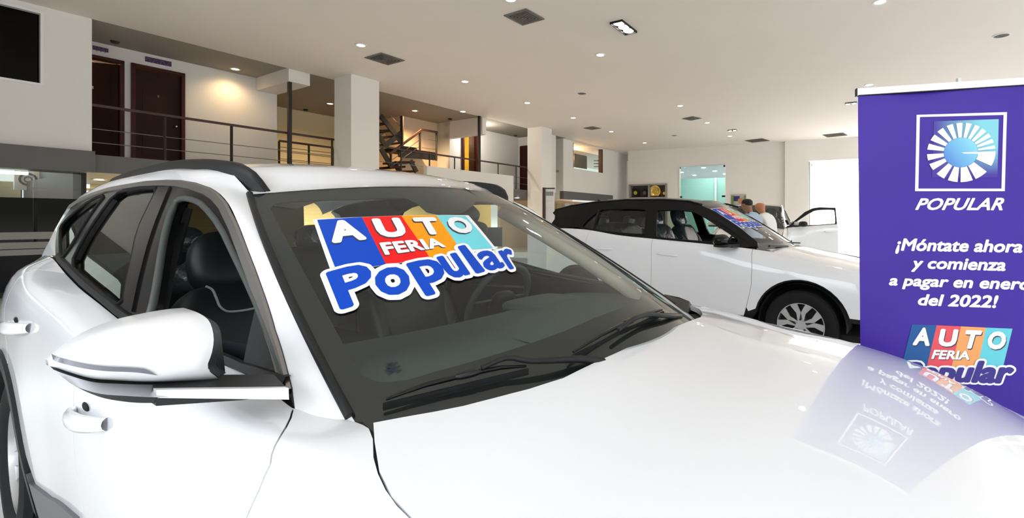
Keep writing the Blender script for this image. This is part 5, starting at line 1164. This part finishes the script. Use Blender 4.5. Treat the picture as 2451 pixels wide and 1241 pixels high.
for sg in (-1, 1):
    b = MB(); b.grid([[Vector((x, sg*(yt(x, 1.1)-.05), z)) for x in [-.55-.15*i for i in range(14)]] for z in (1.08, .9, .45)]); b.obj('door_card', M['leather'], car2, 50)
    b = MB(); b.blob((-.76, sg*.955, 1.145), (.085, .105, .062), 2.6, 24, 14, fn=lambda u: (u.x*(1-.25*abs(u.y)), u.y, u.z*(1-.15*u.y*sg))); t = b.obj('door_mirror', KB, car2, 60)
    b = MB(); b.blob((-.74, sg*.95, 1.09), (.09, .10, .018), 3, 20, 8); b.bar((-.68, sg*.90, 1.085), (-.64, sg*.79, 1.09), .06, .03); b.obj('mirror_base', BP, t, 50)
    b = MB(); b.tube(resample([Vector((lerp(-1.545, -1.29, u), sg*(-LT(-1.4, LT.t_of(-1.4, .965)).y+.022*math.sin(math.pi*u)), lerp(.972, .957, u))) for u in (0, .15, .5, .85, 1)], 16), .010, 8); b.obj('door_handle', WM, f2r if sg < 0 else f2l, 60)
    b = MB(); b.tube(resample([Vector((lerp(-2.40, -2.16, u), sg*(-LT(-2.3, LT.t_of(-2.3, 1.0)).y+.022*math.sin(math.pi*u)), 1.0)) for u in (0, .15, .5, .85, 1)], 16), .010, 8); b.obj('door_handle', WM, r2r if sg < 0 else r2l, 60)
for A, B_ in (((-.30, -.1, 1.04), (-.36, -.62, 1.075)), ((-.33, .62, 1.05), (-.37, .1, 1.085))):
    b = MB(); b.bar(Vector(A)+Vector((0, 0, .02)), Vector(B_)+Vector((0, 0, .01)), .02, .02); b.obj('wiper', BP, car2)
b = MB(); b.grid([[WS2(s/10, -.02)+Vector((.0+.07*k_, 0, .004-.012*k_)) for k_ in (0, .5, 1)] for s in range(-10, 11)]); b.obj('cowl', BP, car2, 60)
# its small sticker
def WN2(s, v, off):
    e = 1e-3; n = (WS2(s+e, v)-WS2(s-e, v)).cross(WS2(s, v+e)-WS2(s, v-e)).normalized(); n = n if n.z > 0 else -n; return WS2(s, v)+n*off
sk = MB(); Q = [(-.68, .80), (.18, .80), (.18, .46), (-.68, .46)]
def sq2(a0, a1, b0, b1, mi, off): q = [bil(Q, a0, b1), bil(Q, a1, b1), bil(Q, a1, b0), bil(Q, a0, b0)]; sk.grid([[WN2(*bil(q, i/4, j/4), off) for j in range(5)] for i in range(5)], mi)
sq2(-.02, 1.02, .0, 1.03, 4, .001)
for i in range(4): sq2(i/4, (i+1)/4, 0, 1, i, .002)
def sw2(word, a0, a1, b0, b1, mi, off, bold, box=None):
    V, Fc, bx = text2d(word, bold); x0, x1, y0, y1 = box or bx
    sk.add([WN2(*bil(Q, lerp(a0, a1, (x-x0)/(x1-x0)), lerp(b0, b1, (y-y0)/(y1-y0))), off+l*1e-5) for x, y, l in V], Fc, mi); return bx
for i, ch in enumerate('AUTO'): sw2(ch, i/4+.05, i/4+.20, .55, .92, 4, .004, .05)
sw2('FERIA', .27, .72, .28, .48, 4, .004, .045)
bx = text2d('Popular', .05)[2]; sw2('Popular', -.02, 1.15, -.34, .22, 4, .004, .12, bx); sw2('Popular', -.02, 1.15, -.34, .22, 0, .0062, .05, bx)
sk.obj('windscreen_sticker', [M['sblue'], M['sred'], M['sorange'], M['steal'], M['swhite']], ws2)['label'] = 'small sticker reading AUTO FERIA Popular'

def copy_tree(o, parent=None, swap=None):
    c = o.copy(); COL.objects.link(c); c.parent = parent
    if swap and o.type == 'MESH' and o.data.materials and o.data.materials[0] == swap[0]: c.data = o.data.copy(); c.data.materials[0] = swap[1]
    for ch in list(o.children): copy_tree(ch, c, swap)
    return c
car3 = copy_tree(car2, None, (KB, mat('car_silver', (.55, .55, .53), .35, coat=1.0)))
g3 = onD(1793, 600, 12.0); car3.location = (g3.x, g3.y, 0); car3.rotation_euler.z = math.radians(-114); car3.scale = (1.08, 1.08, 1.1); tag(car3, 'white car with its front door wide open behind the two men', 'car')
for ch in list(car3.children):
    if ch.name.split('.')[0] == 'windscreen':
        for c in list(ch.children):
            if c.name.startswith('windscreen_sticker'): bpy.data.objects.remove(c)
# swing its left front door open: door skin, frame and mirror turned about the hinge
hinge = Vector((-.50, .84, 0)); od = empty('open_door', hinge); od.parent = car3; od.rotation_euler.z = math.radians(-64)
def G2d(X, z): v = G2(X, z); return Vector((X-hinge.x, -v.y-hinge.y, z))
def L2d(X, t): v = LT(X, t); return Vector((X-hinge.x, -v.y-hinge.y, v.z))
kk = dict(step=(.08, .08), hint=Vector((0, 1, .2)))
sk_ = panel('door_skin', L2d, fd, WM, od, th=.06, **kk)
fo = [(-.50, 1.075), (-.66, 1.2), (-.95, 1.42), (-1.15, 1.51), (-1.3, 1.53), (-1.68, 1.52), (-1.62, 1.142), (-1.0, 1.102)]
panel('window_frame', G2d, fo, BG, od, holes=[FWN], th=.03, step=(.06, .06), hint=Vector((0, 1, .2)))
b = MB(); b.blob((-.26, .12, 1.145), (.085, .105, .062), 2.6, 20, 12); b.obj('door_mirror', BP, od, 60)
b = MB(); b.bar((-1.05, .06, .965), (-.80, .06, .975), .03, .025); b.obj('door_handle', WM, od)
for ch in list(car3.children):
    if ch.name.split('.')[0] == 'front_door' and ch.type == 'MESH' and sum(v.co.y for v in ch.data.vertices) > 0:
        for c in list(ch.children): bpy.data.objects.remove(c)
        bpy.data.objects.remove(ch)

# ------------------------------------------------------------------ purple roll-up banner
yawB = math.radians(-13.5); D0 = 2.12
BA = Vector((math.cos(yawB), math.sin(yawB), 0)); BNn = Vector((BA.y, -BA.x, 0))
c0 = onD(2298, 215, D0)
roll = Matrix.Rotation(math.radians(.55), 3, BNn); bX = (roll @ BA).normalized(); bZ = (roll @ UP).normalized()
def onBan(px, py):
    d = ray(px, py); t = (c0-E0).dot(BNn)/d.dot(BNn); p = E0+d*t-c0; return p.dot(bX), p.dot(bZ)
base = Vector((c0.x, c0.y, 0))-Vector((bZ.x, bZ.y, 0))*c0.z
ban = empty('rollup_banner', base, 0, 'tall purple roll-up banner with a white sunburst logo and Spanish slogan', 'banner')
def bpnt(u, w, off=0.0): return c0+bX*u+bZ*w+BNn*off-base
uL = onBan(2053, 231)[0]; uR = -uL+.02; wT = onBan(2053, 229)[1]; wB_ = -c0.z/bZ.z+.09
def wob(u, w): return .007*math.sin(11*u+2*w)*math.exp(-22*abs(w-wT))
fabm = mat('banner_vinyl', (.045, .016, .30), .36, spec=.3, noise=(2.5, .12, 0, 0))
b = MB(); b.grid([[bpnt(lerp(uL, uR, i/90), lerp(wB_, wT, j/150), wob(lerp(uL, uR, i/90), lerp(wB_, wT, j/150))) for i in range(91)] for j in range(151)]); sh_ = b.obj('banner_sheet', fabm, ban, 60)
b = MB(); n0 = bpnt(uL-.006, wT+.012); b.bar(bpnt(uL-.004, wT+.014), bpnt(uR+.004, wT+.014), .022, .032, bZ); b.obj('top_rail', M['silver'], ban)
b = MB(); b.bar(bpnt(uL-.008, wT+.014), bpnt(uL-.004, wT+.014), .024, .034, bZ); b.bar(bpnt(uR+.004, wT+.014), bpnt(uR+.008, wT+.014), .024, .034, bZ); b.bar(bpnt(uL, wT-.002), bpnt(uR, wT-.002), .024, .004, bZ); b.obj('rail_end_cap', M['black_plastic'], ban)
b = MB(); b.bar(bpnt(onBan(2303, 215)[0], wB_-.02, -.03), bpnt(onBan(2303, 215)[0], wT+.055, -.03), .014, .014); b.obj('support_pole', M['silver'], ban)
b = MB(); b.bar(bpnt(uL-.01, wB_-.045), bpnt(uR+.01, wB_-.045), .16, .085, bZ); b.obj('cassette_base', M['silver'], ban)
pb = MB()
def bo(u, w, off): return bpnt(u, w, wob(u, w)+off*1.6+.0006)
def bq(px, mi, off, n=6):
    q = [onBan(*p) for p in px]; pb.grid([[bo(*bil(q, i/n, j/n), off) for j in range(n+1)] for i in range(n+1)], mi)
LX = lambda x, y: (2030+x/3.266, 180+y/3.266)
def frameq(o, i_, mi, off):
    for a in range(4): bq([LX(*o[a]), LX(*o[(a+1) % 4]), LX(*i_[(a+1) % 4]), LX(*i_[a])], mi, off)
frameq([(535, 311), (1240, 290), (1223, 908), (522, 908)], [(560, 328), (1213, 312), (1197, 888), (548, 888)], 0, .0006)
cc = onBan(*LX(877, 606)); Rr = abs(onBan(*LX(1148, 606))[0]-cc[0]); ri = Rr*.505
# pale blue square behind the ring, fading into the purple
gm = bpy.data.materials.new('logo_gradient'); gm.use_nodes = True; nt = gm.node_tree; bs_ = nt.nodes['Principled BSDF']; bs_.inputs['Roughness'].default_value = .4
at = nt.nodes.new('ShaderNodeVertexColor'); at.layer_name = 'ink'; nt.links.new(at.outputs['Color'], bs_.inputs['Base Color'])
def inkmesh(name, pts, faces, colf):
    o = mesh_obj(name, [bo(u, w, off) for u, w, off in pts], faces, gm, ban); ca = o.data.color_attributes.new('ink', 'FLOAT_COLOR', 'POINT')
    for i, (u, w, _) in enumerate(pts): ca.data[i].color = (*colf(u, w), 1)
    return o
PUR, TEAL = Vector((.045, .016, .30)), Vector((.20, .58, .66))
A_ = [onBan(*LX(*p)) for p in ((668, 362), (1175, 345), (1166, 800), (655, 800))]
def sqcol(u, w):
    a = max(0, min(1, (u-A_[0][0])/(A_[1][0]-A_[0][0]))); d = max(0, min(1, (w-A_[3][1])/(A_[0][1]-A_[3][1]))); k_ = max(0, min(1, (a*1.15-.02)*1.0))*max(0, min(1, d*1.7-.05)); k_ = min(1, k_*1.25); return PUR.lerp(TEAL, k_)
n = 20; pts = [(*bil(A_, i/n, j/n), .0008) for i in range(n+1) for j in range(n+1)]
inkmesh('logo_square', pts, [[i*(n+1)+j, i*(n+1)+j+1, (i+1)*(n+1)+j+1, (i+1)*(n+1)+j] for i in range(n) for j in range(n)], sqcol)
pts = [(cc[0], cc[1], .0016)]+[(cc[0]+ri*.985*r_*math.cos(a), cc[1]+ri*.985*r_*math.sin(a), .0016) for r_ in (.35, .7, 1.0) for a in [2*math.pi*i/40 for i in range(40)]]
fs = [[0, 1+i, 1+(i+1) % 40] for i in range(40)]+[[1+r_*40+i, 1+(r_+1)*40+i, 1+(r_+1)*40+(i+1) % 40, 1+r_*40+(i+1) % 40] for r_ in range(2) for i in range(40)]
def dcol(u, w): x, y = (u-cc[0])/ri, (w-cc[1])/ri; k_ = max(0, min(1, .55+.38*x+.25*y)); return Vector((.05, .17, .58)).lerp(Vector((.22, .62, .76)), k_)
inkmesh('logo_disc', pts, fs, dcol)
# ring of white rays, widening clockwise round to the pointer
angs = [(2, 13, 'ray')]
def sector(a0, a1, r0, r1, off=.0022):
    n = 6; pts = [(r, math.radians(lerp(a0, a1, i/n))) for r in (r0, r1) for i in range(n+1)]
    V = [bo(cc[0]+r*math.cos(a), cc[1]+r*math.sin(a), off) for r, a in pts]; pb.add(V, [[i, i+1, i+n+2, i+n+1] for i in range(n)], 0)
rays = [(5, 11.5), (17, 24.5), (29, 37), (42, 51), (56, 65), (71, 80.5), (86.5, 97), (103, 114), (121, 133), (140, 153), (160, 172), (181, 193.5), (201, 214.5), (224, 240), (247, 264), (269, 290), (295, 318), (331, 360)]
for a0, a1 in rays: sector(a0, a1, ri*1.0, Rr)
V = [bo(cc[0]+x*Rr, cc[1]+y*Rr, .0024) for x, y in ((.02, .0), (.55, .0), (.55, -.07), (.10, -.045))]; pb.add(V, [[0, 3, 2, 1]], 0)
def btext(word, px, mi, off, bold, shear, space=1.0, box=None):
    V, Fc, bx = text2d(word, bold, shear, space); x0, x1, y0, y1 = box or bx; q = [onBan(*p) for p in px]
    pb.add([bo(*bil(q, (x-x0)/(x1-x0), (y-y0)/(y1-y0)), off+l*1e-5) for x, y, l in V], Fc, mi); return bx
btext('POPULAR', [LX(533, 963), LX(1221, 958), LX(1210, 1059), LX(522, 1056)], 0, .0010, .03, .32, 1.03)
SX = lambda x, y: (2030+x/2.698, 540+y/2.698)
def line(word, x0, x1, ytop0, ytop1, ybot0, ybot1, ref):
    V, Fc, bx = text2d(word, .034, .22); r_ = text2d(ref, .034, .22)[2]
    btext(word, [SX(x0, ytop0), SX(x1, ytop1), SX(x1, ybot1), SX(x0, ybot0)], 0, .0010, .034, .22, 1.0, (bx[0], bx[1], r_[2], r_[3]))
line('¡Móntate ahora', 303, 1124, 83, 94, 163, 177, 'M' if False else 'h')
line('y comienza', 405, 1015, 205, 212, 278, 296, 'b')
line('a pagar en enero', 262, 1180, 318, 338, 388, 420, 'b')
line('del 2022!', 449, 970, 443, 452, 516, 534, 'd')
st4 = [(412, 640), (571, 645), (728, 652), (889, 660), (1060, 667)]; sb4 = [(350, 888), (507, 915), (662, 935), (825, 955), (985, 970)]
for i in range(4): bq([SX(*st4[i]), SX(*st4[i+1]), SX(*sb4[i+1]), SX(*sb4[i])], i+2, .0008)
for ch, q in (('A', [(440, 657), (524, 661), (524, 779), (412, 773)]), ('U', [(589, 667), (711, 671), (704, 786), (577, 780)]), ('T', [(757, 674), (864, 679), (842, 798), (735, 794)]), ('O', [(905, 680), (1022, 686), (1012, 804), (892, 798)])):
    btext(ch, [SX(x+5, y+7) for x, y in q], 7, .0014, .05, .1); btext(ch, [SX(*p) for p in q], 0, .0018, .05, .1)
q = [(547, 802), (785, 810), (780, 868), (533, 862)]; btext('FERIA', [SX(x+4, y+4) for x, y in q], 7, .0014, .04, .1); btext('FERIA', [SX(*p) for p in q], 0, .0018, .04, .1)
bxP = text2d('Popular', .05, .18)[2]; q = [SX(350, 880), SX(1075, 868), SX(1055, 1022), SX(330, 1000)]; bxx = (bxP[0], bxP[1], -.05, bxP[3])
btext('Popular', q, 0, .0022, .115, .18, 1.0, bxx); btext('Popular', q, 1, .0040, .05, .18, 1.0, bxx)
pb.obj('printed_design', [M['bwhite'], mat('print_indigo', (.035, .02, .24), .45), M['bblue'], M['bred'], M['borange'], M['bteal'], M['swhite'], M['sblack']], ban)

# ------------------------------------------------------------------ furniture deeper in the hall
a, c = onD(1301, 453, 14.5), onD(1328, 456, 14.5)
ks = empty('totem_sign', Vector(((a.x+c.x)/2, 14.5, 0)), 0, 'upright white sign with a dark wood edge behind the black car roof', 'sign'); h = a.z; w = c.x-a.x
b = MB(); b.box((.02, 0, h/2), (w-.06, .12, h)); b.obj('panel', M['white'], ks)
b = MB(); b.box((-w/2+.02, 0, h/2+.02), (.09, .2, h+.04)); b.box((0, .02, h+.02), (w, .2, .03)); b.obj('wood_edge', M['brown'], ks)
b = MB(); b.box((.02, -.066, h-.14), (w-.12, .012, .12)); b.obj('name_plate', M['stripe'], ks)
b = MB(); [b.box((.02, -.064, h-.36-.2*i), (w-.16, .006, .012)) for i in range(2)]; b.obj('text_line', M['lampring'], ks)
dk = empty('reception_desk', (onD(1235, 560, 8.6).x, 8.6, 0), -.25, 'white reception desk seen through the windscreen', 'desk')
b = MB(); b.box((.62, 0, .56), (.5, .8, 1.12)); b.obj('pedestal', M['deskw'], dk); b = MB(); b.box((-.35, .05, .74), (1.6, .8, .04)); b.obj('worktop', M['deskw'], dk)
b = MB(); b.box((-.35, .40, .40), (1.5, .03, .66)); b.obj('modesty_panel', M['white'], dk); b = MB(); b.box((-1.1, .05, .36), (.04, .7, .72)); b.obj('side_panel', M['deskw'], dk)
mo = empty('monitor', Vector((onD(1165, 560, 8.65).x, 8.65, .76)), -.1, 'dark computer monitor on the reception desk', 'monitor')
b = MB(); b.box((0, 0, .30), (.56, .03, .34)); b.obj('screen', M['screen'], mo); b = MB(); b.box((0, .03, .08), (.06, .03, .16)); b.box((0, .03, .006), (.24, .18, .012)); b.obj('stand', M['black_plastic'], mo)
oc = empty('office_chair', (onD(1155, 560, 9.6).x, 9.6, 0), .3, 'black office chair behind the reception desk', 'chair')
b = MB(); b.blob((0, 0, .48), (.25, .25, .05), 4); b.obj('seat', M['leather'], oc, 60); b = MB(); b.blob((0, .24, .80), (.24, .05, .32), 4); b.obj('backrest', M['leather'], oc, 60)
b = MB(); b.tube([(0, 0, .06), (0, 0, .45)], .03); [b.bar((0, 0, .07), (.28*math.cos(i*1.2566), .28*math.sin(i*1.2566), .05), .04, .03) for i in range(5)]; b.bar((0, .2, .5), (0, .26, .7), .06, .03); b.obj('base', M['steel'], oc)
for i in range(5):
    b = MB(); b.lathe([(0, -.015), (.03, -.015), (.03, .015), (0, .015)], (.28*math.cos(i*1.2566), .28*math.sin(i*1.2566), .03), (0, 1, 0), 12); b.obj('castor', M['rubber'], oc)

# ------------------------------------------------------------------ people
def skin(name, verts, edges, radii, m, parent, root=0, sub=2):
    me = bpy.data.meshes.new(name); me.from_pydata([tuple(v) for v in verts], edges, []); me.materials.append(m); o = link(bpy.data.objects.new(name, me), parent)
    md = o.modifiers.new('skin', 'SKIN'); md.use_smooth_shade = True
    if not me.skin_vertices: me.skin_vertices.new()
    for i, r in enumerate(radii):
        sv = me.skin_vertices[0].data[i]; sv.radius = (r, r) if not isinstance(r, tuple) else r; sv.use_root = (i == root)
    s = o.modifiers.new('smooth', 'SUBSURF'); s.levels = sub; s.render_levels = sub; return o
def person(loc, rz, label, shirt, skin_m, hair, bald=False, lean=.12, headtilt=.25, armsfwd=.5, mask=None, scale=1.0):
    """facing +y locally; feet on the ground"""
    p = empty('person', loc, rz, label, 'person'); p.scale = (scale,)*3
    L = lean; hip = Vector((0, 0, .93)); V = [hip]; R = [(.15, .12)]; Eg = []
    def add(pt, r, par): V.append(Vector(pt)); R.append(r); Eg.append((par, len(V)-1)); return len(V)-1
    w = add((0, L*.25, 1.10), (.135, .105), 0); ch = add((0, L*.6, 1.30), (.165, .115), w); nb = add((0, L, 1.455), (.085, .07), ch); nk = add((0, L+.02, 1.52), .052, nb)
    hd1 = add((0, L+.045+headtilt*.05, 1.59), (.082, .105), nk); hd2 = add((0, L+.04+headtilt*.09, 1.665), (.105, .128), hd1); add((0, L+.03+headtilt*.10, 1.735), (.085, .105), hd2)
    ends = []
    for s in (-1, 1):
        sh = add((s*.175, L*.95, 1.40), .062, ch); el = add((s*.245, L+.06*armsfwd, 1.14), .043, sh); wr = add((s*.20, L+.24*armsfwd+.04, .98+.10*armsfwd), .029, el); hn = add((s*.19, L+.30*armsfwd+.05, .93+.14*armsfwd), (.036, .018), wr); ends.append((s, V[wr], V[hn]))
        tg = add((s*.095, .0, .86), .095, 0); kn = add((s*.105, .03, .49), .062, tg); an = add((s*.11, -.01, .09), .042, kn); add((s*.115, .13, .035), (.042, .028), an)
    body = skin('body', V, Eg, R, skin_m, p)
    # face
    hc = Vector((0, L+.04+headtilt*.08, 1.655)); f = Vector((0, .098, -.012-headtilt*.03))
    b = MB(); b.blob(hc+f+Vector((0, .006, .0)), (.014, .02, .024), 2, 12, 8); b.obj('nose', skin_m, body, 60)
    for s in (-1, 1):
        b = MB(); b.blob(hc+Vector((s*.03, .083, .02)), (.012, .01, .008), 2, 10, 6); b.obj('eye', M['dark'], body, 60)
        b = MB(); b.blob(hc+Vector((s*.082, .0, .0)), (.012, .02, .032), 2, 10, 8); b.obj('ear', skin_m, body, 60)
    b = MB(); b.blob(hc+Vector((0, .083, -.052)), (.026, .01, .008), 2, 12, 6); b.obj('mouth', M['woodf'], body, 60)
    # hands: palm-rooted fingers and thumb
    for s, a, h in ends:
        d = (h-a).normalized(); side = Vector((0, 0, 1)).cross(d).normalized(); up = d.cross(side)
        hv = [h]; hr = [(.03, .016)]; he = []
        for kf, (o, ln) in enumerate(((-.028, .07), (-.010, .08), (.010, .076), (.026, .06))):
            b0 = len(hv); hv += [h+d*.035+side*o, h+d*(.035+ln*.5)+side*o*1.1-up*.012, h+d*(.035+ln*.85)+side*o*1.1-up*.035]; hr += [.010, .009, .007]; he += [(0, b0), (b0, b0+1), (b0+1, b0+2)]
        b0 = len(hv); hv += [h+side*-s*.04-up*.01, h+side*-s*.05+d*.035-up*.025]; hr += [.011, .008]; he += [(0, b0), (b0, b0+1)]
        skin('hand', hv, he, hr, skin_m, body, 0, 1)
    # clothes follow the body
    SV, SR, SE = [], [], []
    def sa(pt, r, par=None):
        SV.append(Vector(pt)); SR.append(r)
        if par is not None: SE.append((par, len(SV)-1))
        return len(SV)-1
    h0 = sa((0, .0, .90), (.20, .165)); w0 = sa((0, L*.25, 1.10), (.20, .16), h0); c0_ = sa((0, L*.6, 1.30), (.235, .175), w0); n0_ = sa((0, L*.95, 1.455), (.15, .12), c0_); sa((0, L+.01, 1.515), (.082, .085), n0_)
    for s in (-1, 1):
        s1 = sa((s*.18, L*.95, 1.40), .105, c0_); sa((s*.24, L+.05*armsfwd, 1.17), .082, s1)
    skin('shirt', SV, SE, SR, shirt, p)
    TV, TR, TE = [Vector((0, 0, .93))], [(.165, .135)], []
    for s in (-1, 1):
        i0 = len(TV); TV += [Vector((s*.095, 0, .84)), Vector((s*.105, .03, .49)), Vector((s*.11, -.01, .12))]; TR += [.108, .078, .068]; TE += [(0, i0), (i0, i0+1), (i0+1, i0+2)]
    skin('trousers', TV, TE, TR, M['trousers'], p)
    for s in (-1, 1): b = MB(); b.blob((s*.115, .07, .045), (.05, .14, .045), 2.6); b.obj('shoe', M['black_plastic'], p, 60)
    if not bald:
        b = MB(); b.blob(hc+Vector((0, -.014, .045)), (.094, .112, .080), 2.3, 20, 12, fn=lambda u: (u.x, u.y, u.z if u.z > -.2 or u.y < -.1 else -.2)); b.obj('hair', hair, p, 60)
    if mask: b = MB(); b.blob(hc+Vector((0, .062, -.045)), (.066, .05, .045), 2.4, 16, 10); b.obj('face_mask', mask, p, 60)
    return p
a = onD(1806, 600, 9.5); person((a.x, a.y, 0), math.radians(28), 'person in a light blue shirt with short dark hair looking into a car', M['shirt'], M['skin'], M['hair'], lean=.10, headtilt=.8)
a = onD(1845, 600, 10.35); person((a.x, a.y, 0), math.radians(40), 'bald person in a white shirt beside the one in light blue', M['shirtw'], M['skin2'], M['hair'], bald=True, lean=.16, headtilt=.6)
a = onq(1249, 400, QE-.75); pr_ = a.dot(RA); pw = RW(16.9, QE-.62, ZS)
person(pw, math.radians(-75), 'person in a white shirt and face mask standing on the gallery', M['shirtw'], M['skin'], M['hair'], lean=.02, headtilt=.3, mask=M['mask'])
